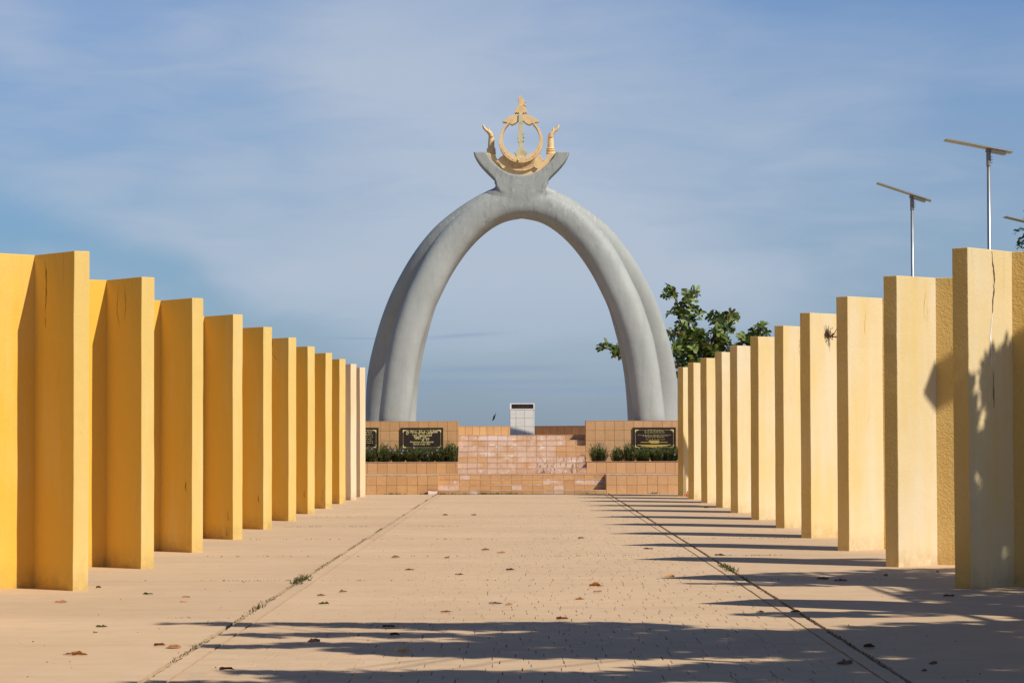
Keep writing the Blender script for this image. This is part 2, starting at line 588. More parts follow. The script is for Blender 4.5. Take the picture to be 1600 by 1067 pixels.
def arch_material():
    n = NM('grey_painted_concrete', 0.62, 0.35)
    p = n.pos()
    a = n.noise(p, 0.7, 5, 0.6)
    c = n.mix(n.ramp(a, [(0.35, 0), (0.65, 1)]), (0.315, 0.335, 0.325), (0.375, 0.395, 0.38))
    s = n.noise(n.pos((1, 1, 0.12)), 5.5, 6, 0.7, 0.3)
    c = n.mix(n.math('MULTIPLY', n.ramp(s, [(0.52, 0), (0.75, 1)]), 0.35), c, (0.21, 0.22, 0.215))
    # pale lime runs and grime high on the crown of the arch
    sp = n.N.new('ShaderNodeSeparateXYZ')
    n.L.new(n.geo.outputs['Position'], sp.inputs[0])
    hi = n.ramp(n.math('MULTIPLY', sp.outputs['Z'], 0.1), [(0.68, 0), (0.84, 1)])
    r1 = n.ramp(n.noise(n.pos((1.2, 1, 0.28)), 7, 7, 0.75), [(0.54, 0), (0.64, 1)])
    c = n.mix(n.math('MULTIPLY', n.math('MULTIPLY', r1, hi), 0.6), c, (0.17, 0.18, 0.18))
    r2 = n.ramp(n.noise(n.pos((1.7, 1, 0.7)), 5, 7, 0.8), [(0.58, 0), (0.63, 1)])
    c = n.mix(n.math('MULTIPLY', n.math('MULTIPLY', r2, hi), 0.6), c, (0.60, 0.60, 0.57))
    n.color(c)
    b = n.bump(n.noise(p, 1.8, 4, 0.6), 0.35, 0.05)
    n.bump(n.noise(p, 30, 3, 0.6), 0.25, 0.006, b)
    return n.m


M['arch'] = arch_material()
nm_ = NM('tan_painted_relief', 0.6, 0.35)
nm_.color(nm_.ramp(nm_.noise(nm_.pos((1, 1, 0.6)), 6, 6, 0.7), [(0.3, (0.60, 0.42, 0.21)), (0.6, (0.80, 0.58, 0.31))]))
nm_.bump(nm_.noise(nm_.pos(), 26, 4), 0.4, 0.01)
M['tan'] = nm_.m
M['tan_grey'] = simple('weathered_tan_paint', (0.56, 0.49, 0.30), 0.65, 0.3, 0.2, 8, 0.3)

# ------------------------------------------------------------------ ground
gb = MB()
gb.add([(-3000, -60, -0.08), (3000, -60, -0.08), (3000, 160, -0.08), (-3000, 160, -0.08)], [(0, 1, 2, 3)])
kind(link('ground', gb.mesh(), M['grass']), 'structure', 'grass ground around the plaza')
sb = MB()
sb.add([(-9000, 160, -0.6), (9000, 160, -0.6), (9000, 12000, -0.6), (-9000, 12000, -0.6)], [(0, 1, 2, 3)])
kind(link('sea', sb.mesh(), M['sea']), 'structure', 'flat sea beyond the monument')
bb = MB()
bb.box(-14, 14, -8, 96, -0.3, -0.03)
bed = kind(link('plaza_bed', bb.mesh(), M['joint']), 'structure')

pave = kind(bpy.data.objects.new('plaza_pavement', None), 'structure', 'pale sandy concrete paving of the plaza')
C.objects.link(pave)
J0 = 17.75
JS = 6.3
ys = [J0 + JS * k for k in range(-4, 12)]


def jagged_slab(x0, x1, y0, y1, jag=0.0, seed=0):
    """slab with slightly worn outline along its long joint"""
    rr = random.Random(seed)
    n = max(2, int((y1 - y0) / 0.12))
    g = 0.006
    L = [(x0 + (rr.uniform(0, jag) if jag and x0 > 0 or jag and abs(x0) < 3 else 0), y0 + g + (y1 - y0 - 2 * g) * i / n) for i in range(n + 1)]
    R_ = [(x1 - (rr.uniform(0, jag) if jag and abs(x1) < 3 else 0), y0 + g + (y1 - y0 - 2 * g) * i / n) for i in range(n + 1)]
    vs, fs = [], []
    for (a, b) in zip(L, R_):
        vs += [(a[0], a[1], 0), (b[0], b[1], 0), (a[0], a[1], -0.05), (b[0], b[1], -0.05)]
    for i in range(n):
        o = i * 4
        fs += [(o, o + 1, o + 5, o + 4), (o + 2, o, o + 4, o + 6), (o + 1, o + 3, o + 7, o + 5)]
    fs += [(0, 2, 3, 1), (n * 4, n * 4 + 1, n * 4 + 3, n * 4 + 2)]
    return mesh_of(vs, fs)


LX, RX = -2.50, 2.52
for k in range(len(ys) - 1):
    y0, y1 = ys[k], min(ys[k + 1], 96)
    if y1 <= y0:
        continue
    for (x0, x1) in ((-13.9, LX - 0.02), (RX + 0.018, 13.9)):
        link('slab', jagged_slab(x0, x1, y0, y1, 0.013, k * 7 + int(x0)), M['slab'], pave)
    link('border_strip', jagged_slab(LX + 0.018, LX + 0.16, y0, y1, 0.013, k * 7 + 3), M['slab'], pave)
    link('border_strip', jagged_slab(RX - 0.14, RX - 0.014, y0, y1, 0.013, k * 7 + 4), M['slab'], pave)

# stamped pavers of the middle lane
LANE0, LANE1 = LX + 0.17, RX - 0.15
PW, PD = (LANE1 - LANE0) / 19.0, 0.30
near_cells, far = [], MB()
pav_rng = random.Random(3)


def paver_geo(w, d, g, z):
    x0, x1, y0, y1 = -w / 2 + g[0], w / 2 - g[1], -d / 2 + g[2], d / 2 - g[3]
    e = 0.0012
    v = [(x0, y0, -0.04), (x1, y0, -0.04), (x1, y1, -0.04), (x0, y1, -0.04),
         (x0, y0, z - e), (x1, y0, z - e), (x1, y1, z - e), (x0, y1, z - e),
         (x0 + e, y0 + e, z), (x1 - e, y0 + e, z), (x1 - e, y1 - e, z), (x0 + e, y1 - e, z)]
    f = [(8, 9, 10, 11)]
    for a, b in ((4, 8), (0, 4)):
        for k in range(4):
            n_ = (k + 1) % 4
            f.append((a + k, a + n_, b + n_, b + k))
    return v, f


variants = []
for k in range(14):
    gg = [pav_rng.choice([0.0003, 0.0004, 0.0014, 0.0028, 0.0045]) for _ in range(4)]
    v, f = paver_geo(PW, PD, gg, 0.0)
    # slight rocking so that neighbours catch the light a little differently
    tx, ty = pav_rng.uniform(-.0012, .0012), pav_rng.uniform(-.0012, .0012)
    v = [(a, b, c + (a / PW * tx + b / PD * ty if c > -0.03 else 0)) for a, b, c in v]
    variants.append((v, f, mesh_of(v, f)))
    variants[-1][2].materials.append(M['paver'])
row = 0
y = 16.4
n_near = 0
while y < 77.95:
    x = LANE0
    cells = []
    lead = pav_rng.uniform(0.35, 1.0)
    while x < LANE1 - 0.04:
        k = lead if x == LANE0 else pav_rng.uniform(0.82, 1.2)
        w_ = min(PW * k, LANE1 - x)
        if LANE1 - (x + w_) < 0.07:
            w_ = LANE1 - x
        cells.append((x + w_ / 2, w_ / PW))
        x += w_
    for (cx, s) in cells:
        v, f, me = variants[pav_rng.randrange(14)]
        z = -0.003 + pav_rng.uniform(-0.0008, 0.0008)
        if y > 16.9 and n_near < 290:
            o = link('paver', me, None, pave, (cx, y + PD / 2, z))
            o.scale = (s, 1, 1)
            n_near += 1
        else:
            far.add([(cx + a * s, y + PD / 2 + b, c + z) for a, b, c in v], f)
    y += PD
    row += 1
fo = link('pavers', far.mesh(), M['paver'], pave)
fo['kind'] = 'stuff'

# weeds and grit in the joints
wr = random.Random(11)
wb = MB()


def tuft(mb, x, y, h, n, r, z=0.0):
    for _ in range(n):
        a = wr.uniform(0, 6.28)
        px, py = x + wr.uniform(-r, r), y + wr.uniform(-r, r)
        hh = h * wr.uniform(0.5, 1.1)
        w = 0.004 + h * 0.05
        lx, ly = math.cos(a) * hh * wr.uniform(0.2, 0.9), math.sin(a) * hh * wr.uniform(0.2, 0.9)
        dx, dy = -math.sin(a) * w, math.cos(a) * w
        mb.add([(px - dx, py - dy, z), (px + dx, py + dy, z), (px + lx * .5, py + ly * .5, z + hh * 0.7), (px + lx, py + ly, z + hh)],
               [(0, 1, 2), (1, 3, 2)])


for xj in (LX, RX):
    yy = 17.0
    while yy < 78.2:
        dens = noise.noise(Vector((xj * 3, yy * 0.45, 0.3)))
        if dens > 0.14:
            tuft(wb, xj + wr.uniform(-0.01, 0.01), yy, 0.012 + 0.03 * max(0, dens), 2, 0.015)
        yy += wr.uniform(0.04, 0.16)
cl = G(379, 947)
for _ in range(26):
    t_ = wr.uniform(-1.2, 1.2)
    tuft(wb, LX + wr.gauss(0, 0.018), cl.y + t_, 0.042 * (1.15 - abs(t_) / 1.3), 3, 0.03)
for _ in range(40):
    tuft(wb, LX + wr.gauss(0, 0.03), 30.3 + wr.gauss(0, 0.4), 0.05, 4, 0.03)
for _ in range(40):
    tuft(wb, RX + wr.gauss(0, 0.03), 33.0 + wr.gauss(0, 0.5), 0.045, 4, 0.04)
for (j0, a, b, dn) in ((30.35, -4.0, 2.2, 60), (36.65, -4.4, 2.0, 45), (42.95, -4.4, 2.2, 80), (49.25, -4.4, -1.0, 60), (55.55, -4.3, 1.2, 40),
                       (24.05, -4.2, -2.8, 6), (61.85, -4.3, -1, 24), (36.65, 2.5, 4.4, 50), (42.95, 2.5, 4.4, 30)):
    for _ in range(dn):
        xx = wr.uniform(a, b)
        if noise.noise(Vector((xx * 1.7, j0, 0))) < 0.02:
            continue
        tuft(wb, xx, j0 + wr.gauss(0, 0.02), 0.018, 3, 0.06)
for (px, w, n_) in ((612, 14, 26), (660, 4, 10), (688, 5, 14), (755, 10, 40), (775, 8, 14), (795, 12, 22), (680, 60, 14), (1030, 8, 16), (720, 80, 14), (940, 30, 8)):
    for _ in range(n_):
        q = G(px + wr.gauss(0, w * .6), 774.5)
        tuft(wb, q.x, 78.23 - abs(wr.gauss(0, 0.03)), 0.055, 4, 0.03)
kind(link('weeds', wb.mesh(), M['weed']), 'stuff', 'small weeds growing in the paving joints')

# ------------------------------------------------------------------ L-shaped wall panels
WH = 3.6
LF, LB, T = 0.84, 1.0, 0.185


def panel_mesh(sign, seed):
    """L plan; origin at the inner-end corner nearest the lane, sign -1 for the row on the left, +1 for the right"""
    th, pe, pr = [math.radians(v) for v in ((50.5, 38, 38) if sign < 0 else (47.0, 35.5, 18.0))]
    f = Vector((sign * math.cos(th), math.sin(th)))
    e = Vector((sign * math.cos(pe), -math.sin(pe)))          # end face
    r_ = Vector((sign * math.cos(pr), -math.sin(pr)))         # return leaf
    nb = Vector((sign * math.sin(pr), math.cos(pr)))          # away from the camera
    o = e * T
    c_ = o + f * LF
    q_ = c_ + nb * T                                          # back plane of the return meets the back plane of the fin
    t_ = (q_.x * r_.y - q_.y * r_.x) / (f.x * r_.y - f.y * r_.x)
    pts = [o, c_, c_ + r_ * LB, c_ + r_ * LB + nb * T, f * t_, Vector((0, 0))]
    bm = bmesh.new()
    lo = [bm.verts.new((p.x, p.y, 0)) for p in pts]
    face = bm.faces.new(lo)
    r = bmesh.ops.extrude_face_region(bm, geom=[face])
    for v in r['geom']:
        if isinstance(v, bmesh.types.BMVert):
            v.co.z = WH
    bmesh.ops.recalc_face_normals(bm, faces=bm.faces)
    ed = [e_ for e_ in bm.edges if not (e_.verts[0].co.z < 0.01 and e_.verts[1].co.z < 0.01)
          and not (abs(e_.verts[0].co.x - pts[1].x) < 1e-4 and abs(e_.verts[1].co.x - pts[1].x) < 1e-4
                   and abs(e_.verts[0].co.y - pts[1].y) < 1e-4 and abs(e_.verts[1].co.y - pts[1].y) < 1e-4)]
    bmesh.ops.bevel(bm, geom=ed, offset=0.009, segments=2, profile=0.6, affect='EDGES')
    rr = random.Random(seed)
    bmesh.ops.subdivide_edges(bm, edges=[e_ for e_ in bm.edges if e_.calc_length() > 1.5], cuts=14)
    sv = Vector((seed * 3.1, 0, 0))
    for v in bm.verts:
        k = noise.noise_vector(v.co * 2.3 + sv) * 0.0045 + noise.noise_vector(v.co * 0.7 + sv) * 0.006
        v.co.x += k.x
        v.co.y += k.y
        if v.co.z > WH - 0.05:
            v.co.z += k.z * 2.2
    # rough stucco sides of the right row (on the left, the end face painted as sunlit): the two faces of the return leaf and the end face
    me = bpy.data.meshes.new('panel')
    bm.normal_update()
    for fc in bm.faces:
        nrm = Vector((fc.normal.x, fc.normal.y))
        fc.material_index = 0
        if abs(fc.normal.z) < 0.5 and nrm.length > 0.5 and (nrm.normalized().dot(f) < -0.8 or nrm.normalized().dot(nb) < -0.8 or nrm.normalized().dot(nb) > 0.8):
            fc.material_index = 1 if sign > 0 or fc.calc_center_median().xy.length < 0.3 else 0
    bmesh.ops.triangulate(bm, faces=[fc for fc in bm.faces if len(fc.verts) > 4])
    bm.to_mesh(me)
    bm.free()
    return me, f, e


def strip_on(wall, f, e, pts, width, mat, name, proud=0.004, seed=0):
    """crack or scar lying on the broad face; pts = (distance along the face, height)"""
    rr = random.Random(seed)
    o = e * T
    dense = []
    for i in range(len(pts) - 1):
        (a0, z0), (a1, z1) = pts[i], pts[i + 1]
        n = max(2, int(math.hypot(a1 - a0, z1 - z0) / 0.03))
        for k in range(n):
            t = k / n
            dense.append((a0 + (a1 - a0) * t + rr.gauss(0, 0.005), z0 + (z1 - z0) * t))
    dense.append(pts[-1])
    vs, fs = [], []
    N_ = len(dense)
    for i, (a, z) in enumerate(dense):
        w = width * rr.uniform(0.35, 1.2) * min(1, 0.25 + 3 * min(i, N_ - 1 - i) / N_)
        for da in (-w, w):
            p = o + f * (a + da) + e * proud
            vs.append((p.x, p.y, z))
    for i in range(N_ - 1):
        fs.append((2 * i, 2 * i + 1, 2 * i + 3, 2 * i + 2))
    return link(name, mesh_of(vs, fs), mat, wall, (0, 0, 0), local=True)


Lpx = [139, 241, 317.5, 379, 425, 463, 492, 519, 540, 557, 571]
Rpx = [1490, 1382, 1308, 1251, 1211, 1173, 1141, 1118, 1095, 1075, 1059]
Ltop = [390, 432, 464, 489, 508, 524, 537, 549, 559, 568, 575]
ordn = ['first', 'second', 'third', 'fourth', 'fifth', 'sixth', 'seventh', 'eighth', 'ninth', 'tenth', 'eleventh and last']
Lextra = ['long dark crack near its top', 'hairline cracks near its top', 'weathered rings and a stained foot', 'dark specks low on its face',
          'two orange patches low on its edge', 'branching crack at its top', 'small stain low on its face', 'small stain low on its face', 'clean narrow face',
          'pinkish cream paint', 'pinkish cream paint beside the monument platform']
Rextra = ['vertical crack and leafy shadows', 'smooth cream face and orange return leaf', 'faint yellow run below its top', 'dry plant growing near its top',
          'thin mark near its top', 'pale vertical streaks', 'plain cream face', 'plain cream face in front of the tree', 'plain cream face',
          'narrow cream face', 'narrow cream face, beside a small orange bottle']
panels = {}
for side, px_list, sign in (('L', Lpx, -1), ('R', Rpx, 1)):
    for i in range(-2, 11):
        d = [28.53, 33.35, 38.15, 43.1, 47.95, 52.9, 57.9, 62.4, 67.0, 71.2, 75.0][i] if i >= 0 else 28.53 + 4.78 * i
        if i >= 0:
            base = P(px_list[i], 700, d)
            x = base.x
        else:
            x = -4.76 if sign < 0 else 4.70
        me, f, e = panel_mesh(sign, i + 3 + (20 if sign > 0 else 0))
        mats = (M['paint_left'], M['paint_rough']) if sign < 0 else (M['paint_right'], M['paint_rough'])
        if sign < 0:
            mats = (M['paint_left'], M['paint_left_lit'])
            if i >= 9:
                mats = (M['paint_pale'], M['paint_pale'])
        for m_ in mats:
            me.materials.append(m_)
        o = link('wall_panel', me, None, None, (x, d, 0.0))
        row_n = 'shaded row' if sign < 0 else 'sunlit row'
        if i >= 0:
            ex = (Lextra if sign < 0 else Rextra)[i]
            tag(o, f'{ordn[i]} tall yellow panel of the {"shaded golden" if sign < 0 else "sunlit cream"} row, {ex}', 'wall panel', f'tall wall panels of the {row_n}')
        else:
            tag(o, f'tall yellow wall panel standing beside the camera, {"one" if i == -1 else "two"} before the first in view, {row_n}', 'wall panel', f'tall wall panels of the {row_n}')
        panels[(side, i)] = (o, f, e)

o, f, e = panels[('L', 0)]
strip_on(o, f, e, [(0.60, 3.50), (0.585, 3.2), (0.60, 2.95)], 0.008, M['crack'], 'crack', seed=1)
strip_on(o, f, e, [(0.60, 2.92), (0.597, 2.80)], 0.004, M['crack'], 'crack', seed=2)
o, f, e = panels[('L', 1)]
strip_on(o, f, e, [(0.55, 3.5), (0.58, 3.2), (0.52, 3.0)], 0.003, M['crack'], 'crack', seed=3)
strip_on(o, f, e, [(0.40, 3.55), (0.37, 3.25), (0.41, 3.05)], 0.003, M['crack'], 'crack', seed=4)
o, f, e = panels[('L', 5)]
strip_on(o, f, e, [(0.55, 3.55), (0.62, 3.3), (0.74, 3.05)], 0.010, M['crack'], 'crack', seed=5)
strip_on(o, f, e, [(0.60, 3.35), (0.42, 3.18), (0.3, 3.15)], 0.006, M['crack'], 'crack', seed=6)
for li, (a, z) in ((2, (0.15, 1.0)), (3, (0.12, 0.45)), (3, (0.16, 0.2)), (4, (0.14, 0.62)), (6, (0.12, 0.5)), (7, (0.1, 0.45)), (7, (0.12, 0.3))):
    o, f, e = panels[('L', li)]
    strip_on(o, f, e, [(a, z), (a + 0.02, z - 0.08), (a - 0.02, z - 0.15)], 0.008, M['crack'], 'stain', seed=li)
o, f, e = panels[('R', 0)]
strip_on(o, f, e, [(0.455, 3.585), (0.50, 3.28), (0.475, 3.05), (0.455, 2.92)], 0.013, M['crack'], 'crack', seed=7)
strip_on(o, f, e, [(0.455, 2.95), (0.42, 2.65), (0.43, 2.35), (0.455, 2.30)], 0.015, M['white_scar'], 'plaster_scar', 0.003, seed=8)
strip_on(o, f, e, [(0.455, 2.30), (0.47, 2.05), (0.47, 1.9)], 0.007, M['crack'], 'crack', seed=9)
for ri, a in ((1, 0.62), (2, 0.44), (4, 0.5)):
    o, f, e = panels[('R', ri)]
    strip_on(o, f, e, [(a, 3.42), (a - 0.04, 3.2), (a - 0.02, 3.05)], 0.004, simple('faint_yellow_run', (0.50, 0.34, 0.14), 0.9, 0.1), 'run_mark', seed=10 + ri)

# dry plant rooted in the fourth sunlit panel
o, f, e = panels[('R', 3)]
tb = MB()
tr = random.Random(5)
for _ in range(16):
    a = tr.uniform(-0.2, math.pi + 0.2)
    L_ = tr.uniform(0.10, 0.24)
    p0 = Vector((0, 0, 0))
    p1 = Vector((math.cos(a) * L_ * .5, -0.06, math.sin(a) * L_ * .35))
    p2 = Vector((math.cos(a) * L_ * .8, -0.10, math.sin(a) * L_))
    tb.tube([p0, p1, p2], [0.010, 0.007, 0.003], 5)
for _ in range(30):
    p = Vector((tr.gauss(0, 0.05), -0.05 + tr.gauss(0, 0.02), tr.gauss(0.03, 0.04)))
    tb.tube([p, p + Vector((tr.gauss(0, .04), tr.gauss(0, .02), tr.gauss(0, .04)))], [0.007, 0.003], 4)
pp = Vector((o.location.x, o.location.y, 0)) + Vector((*(e * T + f * 0.50 + e * 0.01), 3.6 - 0.37))
tag(link('dry_plant', tb.mesh(), M['twig'], None, pp), 'dry tangled plant rooted high on a sunlit cream wall panel', 'plant')

# ------------------------------------------------------------------ tiled platform
tile_cache = {}


def tile_mesh(w, h, mat):
    k = (round(w, 3), round(h, 3), mat.name)
    if k not in tile_cache:
        g, t, e_ = 0.0035, 0.014, 0.004
        x0, x1, z0, z1 = g, w - g, g, h - g
        v = [(x0, 0, z0), (x1, 0, z0), (x1, 0, z1), (x0, 0, z1), (x0, -t + e_, z0), (x1, -t + e_, z0), (x1, -t + e_, z1), (x0, -t + e_, z1),
             (x0 + e_, -t, z0 + e_), (x1 - e_, -t, z0 + e_), (x1 - e_, -t, z1 - e_), (x0 + e_, -t, z1 - e_)]
        fs = [(8, 9, 10, 11)]
        for a, b in ((0, 4), (4, 8)):
            for q in range(4):
                n_ = (q + 1) % 4
                fs.append((a + q, a + n_, b + n_, b + q))
        me = mesh_of(v, fs)
        me.materials.append(mat)
        tile_cache[k] = me
    return tile_cache[k]


trng = random.Random(21)


def tile_grid(parent, p0, ang, width, z0, heights, tw, mat, matfn=None, x_off=0.0):
    """tiles on a vertical face: p0 = start (x, y), running along ang, facing -Y when ang = 0"""
    u = Vector((math.cos(ang), math.sin(ang), 0))
    z = z0
    for r, h in enumerate(heights):
        x = -x_off if x_off else 0.0
        while x < width - 0.02:
            a, b = max(x, 0), min(x + tw, width)
            if b - a > 0.03:
                m = matfn(a + (b - a) / 2, r, z) if matfn else mat
                t_ = link('tile', tile_mesh(b - a, h, m), None, parent, Vector((p0[0], p0[1], 0)) + u * a + Vector((0, 0, z)) + Vector((u.y, -u.x, 0)) * trng.uniform(0, 0.003),
                          (0, 0, ang))
            x += tw
        z += h


def block(name, label, cat, x0, x1, y0, y1, z0, z1, group=None, mat=None, core_mat=None, top=None):
    t = thing(name, label, cat, ((x0 + x1) / 2, y0, z0), group=group)
    mb = MB()
    mb.box(x0 + 0.0, x1 - 0.0, y0, y1, z0, z1)
    c = mb.mesh()
    link('core', c, core_mat or M['mortar'], t)
    for ob in t.children:
        for v in ob.data.vertices:
            v.co -= Vector(t.location)
        ob.location = (0, 0, 0)
    return t


def part_box(name, parent, x0, x1, y0, y1, z0, z1, mat, bev=0.0):
    cx, cy = (x0 + x1) / 2, (y0 + y1) / 2
    mb = MB()
    mb.box(x0 - cx, x1 - cx, y0 - cy, y1 - cy, 0, z1 - z0)
    me = mb.mesh()
    if bev:
        bm = bmesh.new()
        bm.from_mesh(me)
        bmesh.ops.bevel(bm, geom=bm.edges[:], offset=bev, segments=2, profile=0.5, affect='EDGES')
        bm.to_mesh(me)
        bm.free()
    return link(name, me, mat, parent, (cx, cy, z0))


D0 = 78.3
D1, D2 = 80.3, 81.6
ZL = 0.573                     # lower terrace
ZT = 1.73                     # upper landing
STX = 1.93
# lower terrace: two side blocks and a flight of four risers between them
for (x0, x1, lab) in ((-7.4, -2.45, 'low tiled terrace block beside the lower steps, broken tile at its corner'),
                      (2.45, 7.4, 'low tiled terrace block casting a triangular shadow on the lower steps')):
    t = block('terrace_block', lab, 'terrace', x0, x1, D0, D1, 0, ZL - 0.03, group='low terrace blocks of the monument')
    if x0 < 0:
        tile_grid(t, (x0, D0), 0, x1 - x0, 0.0, [0.263, 0.28], 0.2985, M['tile'], lambda a, r, z: M['tile'], x_off=0.123)
        tile_grid(t, (x1, D0), math.pi / 2, 1.0, 0.0, [0.263, 0.28], 0.2985, M['tile'])
    else:
        tile_grid(t, (x0, D0), 0, x1 - x0, 0.0, [0.263, 0.28], 0.2985, M['tile_light'])
        tile_grid(t, (x0, D0 + 1.0), -math.pi / 2, 1.0, 0.0, [0.263, 0.28], 0.2985, M['tile'])
    part_box('coping', t, x0 - (0.0), x1 + 0.0, D0 - 0.018, D1 - 0.004, ZL - 0.03, ZL, M['tread'], 0.004)

st = thing('lower_steps', 'four low tiled steps between the terrace blocks, white lime stains', 'steps', (0, D0, 0))


def lower_mat(a, r, z):
    q = noise.noise(Vector((a * 1.3, r * 0.7, 4.2)))
    return M['tile_stain'] if q > 0.30 else M['tile']


for r in range(4):
    z0 = [0, 0.12, 0.272, 0.424][r]
    z1 = [0.12, 0.272, 0.424, ZL][r]
    y0 = D0 + 0.3 * r + 0.004
    part_box('riser_core', st, -2.445, 2.445, y0, D1 - 0.006, z0, z1 - 0.022, M['mortar'])
    tile_grid(st, (-2.445, y0), 0, 4.89, z0, [z1 - z0 - 0.022], 0.3056, M['tile'], lambda a, rr_, z, r=r: lower_mat(a, r, z))
    part_box('tread', st, -2.445, 2.445, y0 - 0.02, (y0 + 0.30 if r < 3 else D1 - 0.01), z1 - 0.020, z1, M['tile_stain'] if r < 3 else M['tread'], 0.003)

# planters
for sgn, lab in ((-1, 'long tiled planter full of shrubs below the plaque with bold gold script'), (1, 'long tiled planter with sparser shrubs below the small-print plaque')):
    x0, x1 = (-7.4, -STX) if sgn < 0 else (STX, 7.4)
    t = thing('planter', lab, 'planter', ((x0 + x1) / 2, D1, ZL), group='tiled planters of the monument')
    part_box('core', t, x0, x1, D1, D1 + 0.14, ZL, 0.915, M['mortar'])
    cx = x1 if sgn < 0 else x0
    part_box('end_wall', t, cx - 0.12 if sgn < 0 else cx, cx if sgn < 0 else cx + 0.12, D1 + 0.141, D2, ZL, 0.915, M['tile_stain'])
    tile_grid(t, (x0, D1), 0, x1 - x0, ZL, [0.325], 0.293, M['tile_light' if sgn > 0 else 'tile'], x_off=0.14 if sgn < 0 else 0)
    part_box('coping', t, x0, x1, D1 - 0.018, D1 + 0.14, 0.916, 0.93, M['tread'], 0.003)
    part_box('soil', t, x0 + 0.13 if sgn > 0 else x0, x1 if sgn > 0 else x1 - 0.13, D1 + 0.142, D2 - 0.004, ZL, 0.86, M['soil'])

# upper stairs with seven risers
us = thing('upper_stairs', 'seven wide tiled stairs with pinkish white lime stains leading up to the arch', 'stairs', (0, D1, ZL))
RH = (ZT - ZL) / 7


def stair_mat(a, r, z):
    x = a - STX
    q = noise.noise(Vector((a * 0.9, r * 0.45, 9.7))) + 0.25 * noise.noise(Vector((a * 3.1, r * 1.9, 2.7)))
    if r == 6 and x < -0.55 and trng.random() < 0.65:
        return M['tile_white']
    if r <= 2 and x > 0.55:
        return M['tile_grime']
    if r <= 1:
        return M['tile_stain']
    return M['tile_stain'] if q > -0.12 - (0.25 if x < 0 else 0) else M['tile_light']


for r in range(7):
    z0, z1 = ZL + RH * r, ZL + RH * (r + 1)
    y0 = D1 + 0.3 * r
    part_box('riser_core', us, -STX + 0.001, STX - 0.001, y0 + 0.002, 84.9, z0 + 0.001, z1 - 0.018, M['mortar'])
    tile_grid(us, (-STX, y0), 0, 2 * STX, z0, [RH - 0.018], 2 * STX / 13, M['tile_light'], lambda a, rr_, z, r=r: stair_mat(a, r, z))
    if r < 6:
        part_box('tread', us, -STX, STX, y0 - 0.018, y0 + 0.295, z1 - 0.016, z1, M['tile_stain'], 0.003)
# landing behind the stairs
landing = block('landing', 'tiled upper landing that carries the white pedestal and the arch', 'landing', -7.4, 7.4, 82.2, 93, 0, ZT - 0.02)
for c_ in landing.children:
    if c_.name.startswith('core'):
        c_.data.materials.clear()
        c_.data.materials.append(M['tread'])
part_box('edge_strip', landing, -STX, STX, 82.08, 82.198, ZT - 0.018, ZT - 0.002, M['tread'], 0.003)

# pier walls that carry the plaques
ZP = 2.153
for sgn, lab in ((-1, 'square tiled pier wall behind the shrubs, two black plaques on it'), (1, 'square tiled pier wall behind the shrubs, one small-print plaque on it')):
    x0, x1 = (-7.4, -STX - 0.004) if sgn < 0 else (STX + 0.004, 7.4)
    t = thing('pier_wall', lab, 'wall', ((x0 + x1) / 2, D2, ZL), group='tiled pier walls of the monument')
    part_box('core', t, x0, x1, D2, D2 + 0.25, ZL, ZP - 0.012, M['mortar'])
    hs = [0.31, 0.31, 0.31, 0.29, 0.27]
    tot = ZP - 0.014 - ZL
    hs = [h * tot / sum(hs) for h in hs]
    xo = 0.10 if sgn < 0 else 0.0
    tile_grid(t, (x0, D2), 0, x1 - x0, ZL, hs, 0.291, M['tile_light' if sgn > 0 else 'tile'], None, xo)
    if sgn < 0:
        tile_grid(t, (x1, D2), math.pi / 2, 0.25, ZL, hs, 0.3, M['tile'])
    else:
        tile_grid(t, (x0, D2 + 0.25), -math.pi / 2, 0.25, ZL, hs, 0.3, M['tile'])
    part_box('coping', t, x0, x1 + 0.0, D2 - 0.016, D2 + 0.25, ZP - 0.011, ZP, M['tile_light'], 0.003)

# V-shaped low parapet at the back of the landing
ZB = 2.03
apex = Vector((0.0, 89.2))
for sgn, lab in ((-1, 'low sunlit orange tiled parapet beside the white pedestal, under the soaring bird'), (1, 'low brown tiled parapet in half shade beside the white pedestal')):
    end = Vector((sgn * 3.5, 86.65))
    a, b = (end, apex) if sgn < 0 else (apex, end)
    dv = b - a
    ang = math.atan2(dv.y, dv.x)
    t = thing('parapet_wall', lab, 'parapet', (a.x, a.y, ZT), group='low parapets behind the pedestal')
    mb = MB()
    L_ = dv.length
    mb.box(0, L_, 0.001, 0.25, 0, ZB - ZT - 0.012)
    link('core', mb.mesh(), M['mortar'], t, (a.x, a.y, ZT), (0, 0, ang))
    tile_grid(t, (a.x, a.y), ang, L_, ZT - 0.015, [ZB - ZT], 0.29, M['tile'])
    mb = MB()
    mb.box(0, L_, -0.02, 0.25, 0, 0.014)
    link('coping', mb.mesh(), M['tile'], t, (a.x, a.y, ZB - 0.011), (0, 0, ang))

